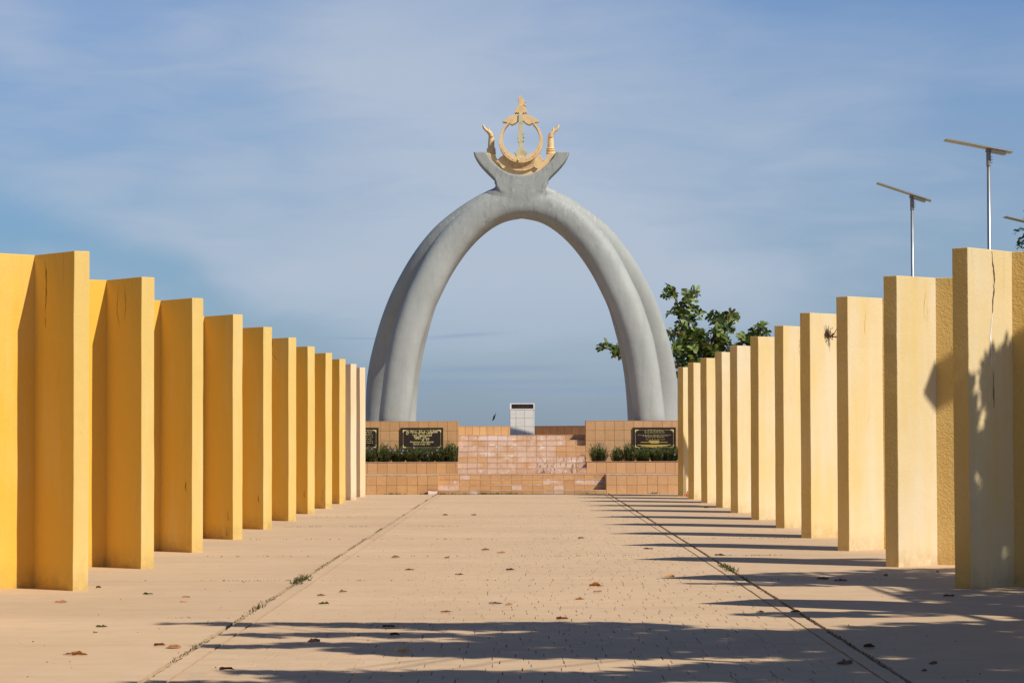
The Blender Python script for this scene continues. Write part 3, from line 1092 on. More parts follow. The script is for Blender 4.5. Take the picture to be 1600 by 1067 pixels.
# white pedestal with an inclined dark plate
pd = 86.8
xL, xR = P(797, 660, pd).x, P(835, 660, pd).x
zt = P(815, 630, pd).z
ped = thing('pedestal', 'white tiled pedestal with a dark plate at its top, centred on the landing', 'pedestal', ((xL + xR) / 2, pd, ZT))
part_box('core', ped, xL + 0.012, xR - 0.012, pd + 0.012, pd + 0.55, ZT - 0.02, zt - 0.012, M['white_grout'])
zc = zt - 0.205
rows = 3
hh = (zc - ZT) / rows
tile_grid(ped, (xL, pd + 0.012), 0, 0.185, ZT, [hh] * rows, 0.185, M['white_tile'])
tile_grid(ped, (xL + 0.185, pd + 0.012), 0, 0.285, ZT, [hh] * rows, 0.285, M['white_tile'])
tile_grid(ped, (xL + 0.47, pd + 0.012), 0, xR - xL - 0.47, ZT, [hh] * rows, 0.29, M['white_tile'])
tile_grid(ped, (xL + 0.012, pd + 0.55), -math.pi / 2, 0.535, ZT, [hh] * rows, 0.27, M['white_tile'])
tile_grid(ped, (xR - 0.012, pd + 0.015), math.pi / 2, 0.535, ZT, [hh] * rows, 0.27, M['white_tile'])
part_box('trim', ped, xL - 0.006, xR + 0.006, pd - 0.012, pd + 0.56, zt - 0.03, zt, M['white_trim'], 0.003)
part_box('trim', ped, xL - 0.006, xR + 0.006, pd - 0.012, pd + 0.56, zc, zc + 0.03, M['white_trim'], 0.003)
part_box('trim', ped, xL - 0.006, xL + 0.045, pd - 0.012, pd + 0.56, zc + 0.031, zt - 0.031, M['white_trim'])
part_box('trim', ped, xR - 0.03, xR + 0.006, pd - 0.012, pd + 0.56, zc + 0.031, zt - 0.031, M['white_trim'])
plate = part_box('plate', ped, xL + 0.046, xR - 0.031, pd - 0.002, pd + 0.05, zc + 0.031, zt - 0.031, M['plaque'])
mb = MB()
sr = random.Random(4)
for x0_, x1_ in ((-0.19, -0.05), (-0.02, 0.05), (0.10, 0.24)):
    pts = [(x0_ + (x1_ - x0_) * k / 10, -0.03, 0.07 + 0.022 * math.sin(k * 1.9 + x0_ * 20)) for k in range(11)]
    mb.tube(pts, [0.0035] * 11, 4)
link('signature_line', mb.mesh(), simple('faint_red_gold_script', (0.20, 0.07, 0.06), 0.5), plate, (0, 0, 0), local=True)

# ------------------------------------------------------------------ plaques
FORMS = {'ل': 0xFEDD, 'ن': 0xFEE5, 'م': 0xFEE1, 'ي': 0xFEF1, 'ت': 0xFE95, 'ه': 0xFEE9, 'ك': 0xFED9, 'س': 0xFEB1, 'ب': 0xFE8F,
         'ج': 0xFE9D, 'ق': 0xFED5, 'ث': 0xFE99, 'غ': 0xFECD, 'ف': 0xFED1}
RIGHT_ONLY = {'و': 0xFEED, 'ا': 0xFE8D, 'ر': 0xFEAD}


def shape(word):
    out = []
    for i, ch in enumerate(word):
        prev_joins = i > 0 and word[i - 1] in FORMS
        nxt = i < len(word) - 1
        if ch in RIGHT_ONLY:
            out.append(chr(RIGHT_ONLY[ch] + (1 if prev_joins else 0)))
        elif ch in FORMS:
            b = FORMS[ch]
            out.append(chr(b + (3 if prev_joins and nxt else 1 if prev_joins else 2 if nxt else 0)))
        else:
            out.append(ch)
    return ''.join(reversed(out))


def line_rtl(words_):
    return ' '.join(reversed([w if w.isdigit() else shape(w) for w in words_]))


def text_mesh(s, size, depth=0.004, bold=0.0):
    cu = bpy.data.curves.new('t', 'FONT')
    cu.body = s
    cu.size = size
    cu.extrude = depth
    cu.offset = bold
    cu.align_x = 'CENTER'
    cu.resolution_u = 3
    ob = bpy.data.objects.new('t', cu)
    C.objects.link(ob)
    dg = bpy.context.evaluated_depsgraph_get()
    me = bpy.data.meshes.new_from_object(ob.evaluated_get(dg))
    bpy.data.objects.remove(ob)
    me.transform(Matrix.Rotation(math.pi / 2, 4, 'X'))
    me.materials.clear()
    return me


def plaque(px0, px1, py0, py1, label):
    d = D2 - 0.05
    a, b = P(px0, py1, d), P(px1, py0, d)
    W, H = b.x - a.x, b.z - a.z
    t = thing('plaque', label, 'plaque', ((a.x + b.x) / 2, d, a.z), group='black plaques on the pier walls')
    mb = MB()
    for (x0, x1, z0, z1) in ((-W / 2, W / 2, H - 0.04, H), (-W / 2, W / 2, 0, 0.04), (-W / 2, -W / 2 + 0.04, 0.041, H - 0.041), (W / 2 - 0.04, W / 2, 0.041, H - 0.041)):
        mb.box(x0, x1, -0.012, 0.034, z0, z1)
    link('frame', mb.mesh(), M['plaque_frame'], t, (0, 0, 0), local=True)
    mb = MB()
    mb.box(-W / 2 + 0.041, W / 2 - 0.041, 0.0, 0.033, 0.041, H - 0.041)
    link('board', mb.mesh(), M['plaque'], t, (0, 0, 0), local=True)
    mb = MB()
    for (x0, x1, z0, z1) in ((-W / 2 + .07, W / 2 - .07, H - 0.082, H - 0.07), (-W / 2 + .07, W / 2 - .07, 0.07, 0.082),
                             (-W / 2 + .07, -W / 2 + .082, 0.084, H - 0.084), (W / 2 - .082, W / 2 - .07, 0.084, H - 0.084)):
        mb.box(x0, x1, -0.004, -0.0005, z0, z1)
    link('border_line', mb.mesh(), M['gold_dim'], t, (0, 0, 0), local=True)
    for sx in (-1, 1):
        for sz in (0, 1):
            mb = MB()
            cx, cz = sx * (W / 2 - 0.066), (H - 0.066 if sz else 0.066)
            dz = -1 if sz else 1
            pts = [(0, 0), (-sx * 0.11, 0), (-sx * 0.10, dz * 0.022), (-sx * 0.035, dz * 0.035), (-sx * 0.022, dz * 0.08), (0, dz * 0.09)]
            vs = [(cx + p[0], -0.008, cz + p[1]) for p in pts] + [(cx + p[0], -0.0008, cz + p[1]) for p in pts]
            mb.add(vs, [(0, 1, 2, 3), (0, 3, 4, 5)] + [(k, (k + 1) % 6, 6 + (k + 1) % 6, 6 + k) for k in range(6)])
            link('corner_ornament', mb.mesh(), M['gold'], t, (0, 0, 0), local=True)
    return t, W, H


def put_text(t, s, size, x, z, mat, bold=0.0, maxw=None):
    me = text_mesh(s, size, 0.003, bold)
    if maxw:
        xs = [v.co.x for v in me.vertices]
        w = max(xs) - min(xs)
        me.transform(Matrix.Scale(maxw / w, 4, (1, 0, 0)))
    link('lettering', me, mat, t, (x, -0.006, z), local=True)


pq, W, H = plaque(626, 692.5, 668, 703, 'black plaque with bold gold Jawi script and 1991 above the shrubs')
mpx = 1 / 52.3
put_text(pq, line_rtl(['فغلوارن', 'ميثق', 'منته', 'يغ']), 0.135, 0, H - 0.155, M['gold'], 0.003, 50 * mpx)
put_text(pq, line_rtl(['كسبيليون', 'توغ']), 0.135, 0.0, H - 0.255, M['gold'], 0.003, 32 * mpx)
put_text(pq, line_rtl(['جولاي', '1991']).replace(shape('لا'), chr(0xFEFB)), 0.125, 0.0, H - 0.355, M['gold'], 0.003, 23 * mpx)
put_text(pq, 'Production of the Billionth', 0.072, 0, H - 0.455, M['gold'], 0.001, 37 * mpx)
put_text(pq, 'Barrel in July 1991', 0.072, 0, H - 0.52, M['gold'], 0.001, 26 * mpx)


def script_line(t, x0, x1, z, h, mat, seed):
    """illegible small script: a run of short cursive strokes"""
    rr = random.Random(seed)
    mb = MB()
    x = x0
    while x < x1:
        L_ = rr.uniform(0.03, 0.09)
        n = 6
        ph = rr.uniform(0, 6)
        pts = [(min(x + L_ * k / n, x1), -0.004, z + h * 0.35 * math.sin(ph + k * 1.7)) for k in range(n + 1)]
        mb.tube(pts, [h * 0.15] * (n + 1), 4)
        if rr.random() < 0.4:
            mb.tube([(x + L_ / 2, -0.004, z), (x + L_ / 2 + h * .3, -0.004, z + h)], [h * 0.14] * 2, 4)
        x += L_ + rr.uniform(0.008, 0.03)
    link('script_line', mb.mesh(), mat, t, (0, 0, 0), local=True)


pr, W, H = plaque(989, 1056, 667.5, 702.5, 'black plaque with small gold print and a gold winged motif above the shrubs')
u = W / 67.0
for k, (a, b, yy_, hgt) in enumerate(((23, 45, 3.9, 0.022), (18, 49, 6.0, 0.024), (18, 50, 8.2, 0.026), (8, 59, 11.9, 0.022), (15, 54, 13.6, 0.022), (20, 48, 15.6, 0.022), (20, 49, 19.0, 0.022))):
    script_line(pr, -W / 2 + a * u, -W / 2 + b * u, H - yy_ * u, hgt, M['gold'], 40 + k)


def relief(t, pts, mat):
    vs = [(-W / 2 + p[0] * u, -0.010, H - p[1] * u) for p in pts]
    me = extrude_outline([(v[0], v[2]) for v in vs], -0.010, -0.001)
    link('gold_relief', me, mat, t, (0, 0, 0), local=True)


relief(pr, [(12, 22.6), (25, 22.6), (25, 20.4), (41, 20.4), (41, 22.6), (54, 22.6), (54, 23.6), (40, 23.6), (40, 25), (28, 25), (27, 23.6), (12, 23.6)], M['gold_deep'])
relief(pr, [(6.5, 26.8), (60, 26.8), (58, 28), (54, 28), (53, 29.3), (47, 29.3), (46, 30.6), (40, 30.4), (36, 32), (34, 30.6), (30, 31.8), (27, 30.6), (20, 30.6), (19, 29.3), (13, 29.3), (12, 28), (8, 28)], M['gold_deep'])
pl3, W, H = plaque(524.5, 591.5, 668, 703, 'black plaque mostly hidden behind the last shaded wall panel')
u = W / 67.0
for k, (a, b, yy_) in enumerate(((18, 58, 4.5), (30, 57, 7), (14, 58, 9.4), (20, 57, 12), (12, 58, 15), (22, 56, 18), (14, 58, 21), (14, 58, 24))):
    script_line(pl3, -W / 2 + a * u, -W / 2 + b * u, H - yy_ * u, 0.026, M['gold'], 60 + k)

# ------------------------------------------------------------------ arch
AX = 815.5


def zx2(pts):           # coordinates read in the enlarged left half of the arch
    return [(560 + p[0] * 0.38405, 270 + p[1] * 0.38405) for p in pts]


inner = zx2([(210, 1080), (210, 1008), (222, 900), (235, 800), (255, 700), (280, 620), (303, 555), (330, 500), (370, 420), (420, 340), (480, 270), (540, 222), (600, 195), (665, 184)])
rear_out = zx2([(28, 1080), (29, 1000), (34, 860), (46, 770), (65, 690), (95, 590), (130, 500), (165, 430), (215, 345), (270, 270), (330, 205), (400, 150), (470, 105), (540, 72), (610, 66), (665, 66)])
rear_in = zx2([(235, 1080), (235, 1000), (245, 850), (262, 740), (280, 660), (303, 572), (332, 502), (370, 424), (420, 345), (478, 276), (540, 226), (600, 199), (665, 186)])
AD = 82.4


def resample(pts, n):
    c = smooth_curve(pts, 10)
    L_ = [0]
    for i in range(1, len(c)):
        L_.append(L_[-1] + math.hypot(c[i][0] - c[i - 1][0], c[i][1] - c[i - 1][1]))
    out, j = [], 0
    for k in range(n):
        t = L_[-1] * k / (n - 1)
        while j < len(c) - 2 and L_[j + 1] < t:
            j += 1
        s = (t - L_[j]) / max(1e-9, L_[j + 1] - L_[j])
        out.append((c[j][0] + (c[j + 1][0] - c[j][0]) * s, c[j][1] + (c[j + 1][1] - c[j][1]) * s))
    return out


def sweep(centres, halfw, halfd, n=40, power=2.0):
    """closed superellipse section swept along centres; in-plane half width and depth half width per point"""
    vs, fs = [], []
    m = len(centres)
    for i, c in enumerate(centres):
        t = (centres[min(i + 1, m - 1)] - centres[max(i - 1, 0)])
        tt = Vector((t.x, 0, t.z)).normalized()
        nrm = Vector((tt.z, 0, -tt.x))
        for k in range(n):
            a = 2 * math.pi * k / n
            ca, sa = math.cos(a), math.sin(a)
            ex = 2.0 / power
            vs.append(c + nrm * (math.copysign(abs(ca) ** ex, ca) * halfw[i]) + Vector((0, 1, 0)) * (math.copysign(abs(sa) ** ex, sa) * halfd[i]))
    for i in range(m - 1):
        for k in range(n):
            fs.append((i * n + k, i * n + (k + 1) % n, (i + 1) * n + (k + 1) % n, (i + 1) * n + k))
    fs.append(tuple(range(n)))
    fs.append(tuple((m - 1) * n + k for k in range(n - 1, -1, -1)))
    bm = bmesh.new()
    me = mesh_of(vs, fs, True)
    bm.from_mesh(me)
    bmesh.ops.recalc_face_normals(bm, faces=bm.faces)
    bm.to_mesh(me)
    bm.free()
    me.polygons.foreach_set('use_smooth', [len(p.vertices) == 4 for p in me.polygons])
    return me


def mirror_path(half):
    """half path of (px, py, ...) from the left foot to the crown -> full path"""
    right = [(2 * AX - h[0],) + tuple(h[1:]) for h in reversed(half)]
    return list(half) + right


def smoothstep(a, b, x):
    t = max(0, min(1, (x - a) / (b - a)))
    return t * t * (3 - 2 * t)


def remesh_obj(mb, vox, smooth_it=3):
    ob = bpy.data.objects.new('t', mb.mesh())
    C.objects.link(ob)
    r = ob.modifiers.new('r', 'REMESH')
    r.mode = 'VOXEL'
    r.voxel_size = vox
    s = ob.modifiers.new('s', 'SMOOTH')
    s.factor = 0.5
    s.iterations = smooth_it
    dg = bpy.context.evaluated_depsgraph_get()
    me = bpy.data.meshes.new_from_object(ob.evaluated_get(dg))
    me.polygons.foreach_set('use_smooth', [True] * len(me.polygons))
    bpy.data.objects.remove(ob)
    return me


arch = thing('monument_arch', 'tall grey concrete arch of paired curved legs with a tan crest on top', 'monument', (0, AD, ZT))
# front arch: tube of constant radius just outside its inner contour
ins = resample(inner, 60)
half = []
RPX = 24.4
for i, p in enumerate(ins):
    q0, q1 = ins[max(i - 1, 0)], ins[min(i + 1, 59)]
    tx, ty = q1[0] - q0[0], q1[1] - q0[1]
    l_ = math.hypot(tx, ty)
    nx, ny = ty / l_, -tx / l_
    if nx > 0:
        nx, ny = nx, ny
    # outward is up and to the left
    if nx * -1 + ny * -1 < 0:
        nx, ny = -nx, -ny
    half.append((p[0] + nx * RPX, p[1] + ny * RPX))
half[-1] = (half[-1][0], half[-2][1])
full = mirror_path(half)
cen = [P(a, b, AD + 0.25 * smoothstep(560, 330, b)) for a, b in full]
rm = RPX * AD / F_PX
front_me = sweep(cen, [rm] * len(cen), [rm * 1.0] * len(cen), 40, 2.55)
# rear arch: wider and set back, merging with the front one towards the crown
ro, ri = resample(rear_out, 60), resample(rear_in, 60)
half = []
for a, b in zip(ro, ri):
    half.append(((a[0] + b[0]) / 2, (a[1] + b[1]) / 2, math.hypot(a[0] - b[0], a[1] - b[1]) / 2))
full = mirror_path(half)
cen, hw, hd = [], [], []
for a, b, w in full:
    back = 2.02 * smoothstep(325, 640, b) ** 0.85 + 0.25 + 0.03
    dd = AD + back
    cen.append(P(a, b, dd))
    hw.append(w * dd / F_PX)
    hd.append(0.475)
rear = link('rear_arch', sweep(cen, hw, hd, 44, 2.6), M['arch'], arch)
for v in rear.data.vertices:
    v.co -= Vector((0, AD, ZT))
rear.location = (0, 0, 0)

# crest slab
CD = AD + 0.25


def E(X, Y):            # enlarged emblem reading -> local metres around the arch origin
    q = P(740 + X * 0.14062, 140 + Y * 0.14062, CD)
    return (q.x, q.z - ZT)


CX = 2 * (AX - 740) / 0.14062 / 2   # symmetry line in emblem units (about 537)
left_edge = [(0, 708), (14, 745), (40, 795), (80, 850), (130, 905), (185, 960), (225, 1000), (243, 1030), (250, 1062), (252, 1085), (300, 1150)]
left_edge_s = smooth_curve(left_edge[:10], 3) + left_edge[10:]
inner_cres = [(148, 708), (165, 745), (205, 805), (270, 868), (350, 925), (440, 957), (532, 967)]
inner_s = smooth_curve(inner_cres, 3)
mirr = lambda pts: [(2 * 532 - p[0], p[1]) for p in pts]
outline = inner_s + list(reversed(mirr(inner_s)))[1:] + [p for p in mirr(left_edge_s)] + list(reversed(left_edge_s))
pts = [E(*p) for p in outline]
slab_me = extrude_outline(pts, -0.468, 0.468, 0.0)
fm = MB()
fm.add([v.co - Vector((0, AD, ZT)) for v in front_me.vertices], [tuple(p.vertices) for p in front_me.polygons])
fm.add([v.co + Vector((0, CD - AD, 0)) for v in slab_me.vertices], [tuple(p.vertices) for p in slab_me.polygons])
sections = [(1030, .845, .47, 6), (1060, .80, .475, 5), (1085, .80, .478, 4.2), (1100, .85, .48, 3.6), (1115, .95, .482, 3.2), (1130, 1.06, .484, 2.9), (1150, 1.16, .484, 2.7), (1180, 1.2, .484, 2.6),
            (1220, 1.2, .482, 2.5), (1280, 1.1, .476, 2.4), (1340, 1.0, .44, 2.3)]
vs, fs = [], []
for (Y, hw_, hd_, pw) in sections:
    cz = E(532, Y)
    for k in range(36):
        a = 2 * math.pi * k / 36
        ca, sa = math.cos(a), math.sin(a)
        vs.append((cz[0] + math.copysign(abs(ca) ** (2 / pw), ca) * hw_, CD - AD + math.copysign(abs(sa) ** (2 / pw), sa) * hd_, cz[1]))
for i in range(len(sections) - 1):
    for k in range(36):
        fs.append((i * 36 + k, i * 36 + (k + 1) % 36, (i + 1) * 36 + (k + 1) % 36, (i + 1) * 36 + k))
fs += [tuple(range(35, -1, -1)), tuple((len(sections) - 1) * 36 + k for k in range(36))]
fm.add(vs, fs)
whole = remesh_obj(fm, 0.027, 8)
cut = P(815, 291, CD).z - ZT
for nm, keep in (('front_arch', lambda z: z <= cut), ('crest_slab', lambda z: z > cut)):
    bm = bmesh.new()
    bm.from_mesh(whole)
    bmesh.ops.delete(bm, geom=[f_ for f_ in bm.faces if not keep(f_.calc_center_median().z)], context='FACES')
    me = bpy.data.meshes.new('m')
    bm.to_mesh(me)
    bm.free()
    link(nm, me, M['arch'], arch, (0, 0, 0), local=True)

emb = link('emblem', None, None, arch, (0, CD - AD - 0.03, 0), local=True)


def em_part(name, pts, y0, y1, mat=None, bev=0.005, smooth=0):
    if smooth:
        pts = smooth_curve(pts, smooth, True)
    return link(name, extrude_outline([E(*p) for p in pts], y0, y1, bev), mat or M['tan'], emb, (0, 0, 0), local=True)


base_out = smooth_curve([(150, 716), (172, 750), (210, 805), (272, 866), (350, 923), (440, 955), (532, 965)], 3)
base_in = smooth_curve([(245, 735), (262, 785), (330, 830), (430, 862), (532, 872)], 3)
bp = base_out + list(reversed(mirr(base_out)))[1:] + mirr(base_in) + list(reversed(base_in))[1:]
em_part('backing_plate', bp, -0.30, 0.20)
# crescent
cres = []
for k in range(49):
    a = math.radians(126.5 + (413.5 - 126.5) * k / 48)
    cres.append((526 + 243 * math.cos(a), 591 - 243 * math.sin(a)))
for k in range(49):
    a = math.radians(409.0 - (409.0 - 131.0) * k / 48)
    cres.append((526 + 204 * math.cos(a), 562 - 204 * math.sin(a)))
em_part('crescent', cres, -0.50, -0.06)
# scroll under the crescent
sc_top = []
for k in range(21):
    a = math.radians(218 + (322 - 218) * k / 20)
    sc_top.append((526 + 230 * math.cos(a), 591 - 230 * math.sin(a)))
scroll = [(265, 800), (290, 772), (322, 752)] + sc_top + [(735, 748), (778, 800), (765, 815), (745, 850), (712, 895), (690, 888), (672, 872), (630, 898), (580, 914), (526, 920), (470, 914), (410, 898), (362, 876),
                                                           (345, 880), (338, 896), (318, 888), (300, 862), (285, 832), (250, 815)]
em_part('scroll', scroll, -0.38, -0.10)
mb = MB()
for (r_, a0, a1, seed) in ((266, 238, 302, 3), (282, 240, 300, 4), (299, 243, 297, 5)):
    rr = random.Random(seed)
    a = a0
    while a < a1:
        da = rr.uniform(1.5, 4.5)
        pp_ = []
        for k in range(5):
            aa = math.radians(a + da * k / 4)
            q = E(526 + (r_ + 6 * math.sin(k * 2 + a)) * math.cos(aa), 591 - (r_ + 6 * math.sin(k * 2 + a)) * math.sin(aa))
            pp_.append((q[0], -0.385, q[1]))
        mb.tube(pp_, [0.007] * 5, 4)
        a += da + rr.uniform(0.6, 1.6)
link('raised_script', mb.mesh(), M['tan'], emb, (0, 0, 0), local=True)
mb = MB()
rr = random.Random(9)
for (r_, a0, a1) in ((223, 200, 250), (222, 284, 340)):
    a = a0
    while a < a1:
        aa, ab = math.radians(a), math.radians(a + rr.uniform(1.5, 3.5))
        q = E(526 + r_ * math.cos(aa), 589 - r_ * math.sin(aa))
        q2 = E(526 + (r_ + rr.uniform(-9, 9)) * math.cos(ab), 589 - (r_ + rr.uniform(-9, 9)) * math.sin(ab))
        mb.tube([(q[0], -0.505, q[1]), (q2[0], -0.505, q2[1])], [0.009] * 2, 4)
        a += rr.uniform(3, 6)
link('raised_script', mb.mesh(), M['tan'], emb, (0, 0, 0), local=True)
# staff with leafy foot
staff = [(503, 296), (545, 296), (548, 400), (546, 480), (556, 500), (546, 520), (560, 545), (545, 560), (558, 585), (543, 600), (545, 650), (556, 672), (582, 700), (592, 686), (588, 715), (570, 745), (552, 768), (540, 778),
         (536, 800), (520, 800), (514, 778), (490, 765), (470, 745), (455, 708), (466, 716), (478, 722), (490, 690), (502, 660), (503, 600), (492, 590), (500, 570), (490, 548), (502, 520), (500, 400)]
em_part('staff', staff, -0.44, -0.02, M['tan_grey'], 0.004)
wing = [(500, 298), (470, 296), (430, 305), (385, 328), (350, 352), (322, 370), (335, 384), (352, 380), (366, 384), (376, 398), (394, 392), (408, 400), (430, 412), (445, 402), (462, 396), (482, 378), (500, 362)]
em_part('wing', wing, -0.40, -0.06)
em_part('wing', [(2 * 524 - p[0], p[1]) for p in wing], -0.40, -0.06)
par = [(505, 192), (488, 204), (474, 224), (466, 250), (458, 274), (468, 282), (478, 270), (488, 284), (500, 272), (506, 288), (506, 298), (542, 298), (542, 288), (550, 274), (562, 286), (572, 268), (584, 284), (596, 278),
       (588, 250), (578, 224), (562, 204), (545, 192)]
em_part('parasol', par, -0.38, -0.04)
pen = [(502, 194), (502, 150), (496, 128), (500, 96), (516, 84), (532, 92), (546, 118), (562, 142), (582, 158), (560, 164), (576, 176), (584, 200), (560, 188), (545, 184), (540, 194)]
em_part('pennant', pen, -0.30, -0.06)
dk = simple('dark_recess', (0.05, 0.035, 0.02), 0.9)
mb = MB()
for (x, y_) in ((496, 808),):
    q = E(x, y_)
    mb.tube([(q[0], -0.51, q[1] - 0.03), (q[0], -0.54, q[1]), (q[0], -0.51, q[1] + 0.03)], [0.02, 0.032, 0.02], 8)
link('boss', mb.mesh(True), M['tan_grey'], emb, (0, 0, 0), local=True)


def hand(side):
    fx = (lambda X: X) if side < 0 else (lambda X: 2 * 526 - X)

    def q(X, Y, y):
        e2 = E(fx(X), Y)
        return Vector((e2[0], y, e2[1]))
    mb = MB()
    s = 0.14062 * CD / F_PX
    # forearm to wrist
    mb.tube([q(196, 715, -.12), q(196, 650, -.12), q(197, 590, -.12), (q(198, 545, -.12)), q(196, 515, -.12)], [37 * s, 37 * s, 35 * s, 32 * s, 29 * s], 14)
    # palm, broad in depth, leaning outwards
    for dy in (-0.045, -0.015, 0.015, 0.045):
        mb.tube([q(198, 535, -.12 + dy), q(188, 500, -.12 + dy * 1.4), q(160, 470, -.12 + dy * 1.7)], [29 * s, 27 * s, 20 * s], 10)
    # four fingers of unequal length, bent back at the knuckles
    for dy, ln in ((-0.080, 0.86), (-0.028, 1.0), (0.026, 0.97), (0.076, 0.80)):
        a = q(164, 476, -.12 + dy)
        b = q(138, 458, -.12 + dy * 1.05)
        c = q(116, 436, -.12 + dy * 1.05)
        e_ = q(104, 405, -.12 + dy * 1.0)
        b2, c2, e2 = a + (b - a) * ln, a + (c - a) * ln, a + (e_ - a) * ln
        mb.tube([a, b2, c2, e2, e2 + (e2 - c2) * 0.15], [17 * s, 16 * s, 14 * s, 10.5 * s, 5 * s], 10)
    # thumb
    mb.tube([q(190, 510, -.16), q(176, 482, -.20), q(170, 455, -.21), q(168, 432, -.21)], [16 * s, 13 * s, 11 * s, 6.5 * s], 10)
    h = link('hand', remesh_obj(mb, 0.009, 4), M['tan'], emb, (0, 0, 0), local=True)
    mb = MB()
    for (Y, r_, th) in ((665, 40, 7), (684, 42, 8), (703, 42, 8)):
        c0 = q(196 + (0), Y, -.12)
        mb.tube([c0 + Vector((0, 0, th * s)), c0 + Vector((0, 0, th * s * .5)), c0 - Vector((0, 0, th * s * .5)), c0 - Vector((0, 0, th * s))],
                [(r_ + 4) * s, (r_ + 9) * s, (r_ + 9) * s, (r_ + 4) * s], 20)
    mb.tube([q(196, 708, -.12), q(196, 722, -.12), q(198, 738, -.12), q(200, 752, -.12)], [50 * s, 54 * s, 44 * s, 18 * s], 20)
    link('cuff', mb.mesh(True), M['tan'], emb, (0, 0, 0), local=True)


hand(-1)
hand(1)
# small weathered hole in the neck of the crest
mb = MB()
q = E(545, 1020)
mb.add([(q[0] - 0.06, -0.424, q[1] + 0.01), (q[0] - 0.01, -0.424, q[1] - 0.035), (q[0] + 0.075, -0.424, q[1]), (q[0] + 0.01, -0.424, q[1] + 0.02)], [(0, 1, 2, 3)])
link('spalled_hole', mb.mesh(), dk, arch, (0, CD - AD, 0), local=True)

# ------------------------------------------------------------------ foliage


def leaf_geo(L_, w, droop, fold):
    """obovate leaf along +X, 6 triangles"""
    v = [(0, 0, 0), (L_ * .35, w * .30, fold * .5), (L_ * .35, -w * .30, fold * .5), (L_ * .72, w * .5, fold - droop * .5), (L_ * .72, -w * .5, fold - droop * .5),
         (L_, 0, -droop), (L_ * .5, 0, 0), (L_ * .8, 0, -droop * .5)]
    f = [(0, 6, 1), (0, 2, 6), (6, 7, 3, 1), (6, 2, 4, 7), (7, 5, 3), (7, 4, 5)]
    return v, f


def rosette(collect, c, axis, rr, L_=0.18, n=7, tone=None):
    axis = axis.normalized()
    q = axis.to_track_quat('Z', 'Y')
    a0 = rr.uniform(0, 6.28)
    for k in range(n):
        a = a0 + k * 2 * math.pi / n + rr.uniform(-.3, .3)
        tilt = rr.uniform(-0.15, 0.75)
        l_ = L_ * rr.uniform(0.7, 1.15)
        v, f = leaf_geo(l_, l_ * 0.56, l_ * rr.uniform(0.02, 0.25), l_ * 0.06)
        m = q.to_matrix() @ Matrix.Rotation(a, 3, 'Z') @ Matrix.Rotation(-tilt, 3, 'Y')
        t_ = min(1.0, max(0, rr.random())) if tone is None else tone
        if tone is None:
            t_ = rr.uniform(0.0, 0.8) if rr.random() < 0.86 else rr.uniform(0.82, 0.95) if rr.random() < 0.8 else 1.0
        collect.append(([c + m @ Vector(p) for p in v], f, t_))


def leaves_to_mesh(lst, mat):
    mb = MB()
    tones = []
    for v, f, t_ in lst:
        mb.add(v, f)
        tones += [t_] * len(v)
    me = mb.mesh()
    me.materials.append(mat)
    at = me.attributes.new('tone', 'FLOAT', 'POINT')
    at.data.foreach_set('value', tones)
    return me


def branchy(mb, path, r0, r1, n=7):
    pts = smooth_curve([tuple(p) for p in path], 4)
    m = len(pts)
    mb.tube(pts, [r0 + (r1 - r0) * i / (m - 1) for i in range(m)], n)
    return [Vector(p) for p in pts]


TD = 92.0
tr = random.Random(31)
tree = thing('broadleaf_tree', 'broad-leaved tree with rosettes of glossy leaves rising behind the arch leg', 'tree', (P(1090, 690, TD).x, TD, 0))
tl = Vector(tree.location)
wood = MB()
PT = lambda px, py, dy=0.0: P(px, py, TD + dy) - tl
trunk_top = PT(1086, 600)
trunk_pts = branchy(wood, [Vector((0.1, 0, -0.1)), Vector((0.0, 0, 1.2)), trunk_top, PT(1088, 560)], 0.17, 0.09, 10)
limbs = [
    [trunk_top, PT(1082, 555), PT(1076, 510, .2), PT(1080, 470, .3), PT(1084, 456, .3)],
    [PT(1078, 530), PT(1066, 500, -.3), PT(1056, 470, -.4), PT(1050, 450, -.4)],
    [PT(1080, 500), PT(1064, 492, .3), PT(1050, 488, .4)],
    [trunk_top, PT(1100, 560, -.2), PT(1118, 525, -.3), PT(1132, 500, -.3), PT(1146, 496, -.3)],
    [PT(1110, 545), PT(1130, 520, .3), PT(1142, 508, .5)],
    [trunk_top, PT(1120, 575, .4), PT(1150, 545, .5), PT(1175, 520, .6), PT(1193, 508, .6)],
    [PT(1150, 545, .5), PT(1168, 530, .3), PT(1180, 525, .2)],
    [trunk_top, PT(1060, 575, .4), PT(1010, 560, .7), PT(975, 552, .8), PT(948, 545, .8)],
    [trunk_top, PT(1066, 560, -.2), PT(1052, 535, -.4), PT(1046, 515, -.5)],
    [trunk_top, PT(1110, 580, -.6), PT(1130, 560, -.9), PT(1140, 545, -1.)],
    [trunk_top, PT(1070, 585, -.8), PT(1056, 570, -1.2), PT(1050, 555, -1.3)],
    [trunk_top, PT(1095, 585, .9), PT(1105, 560, 1.4), PT(1108, 530, 1.6)],
]
limb_pts = [branchy(wood, L_, 0.05, 0.012, 6) for L_ in limbs]
link('trunk', wood.mesh(True), M['bark'], tree, (0, 0, 0), local=True)
lv = []
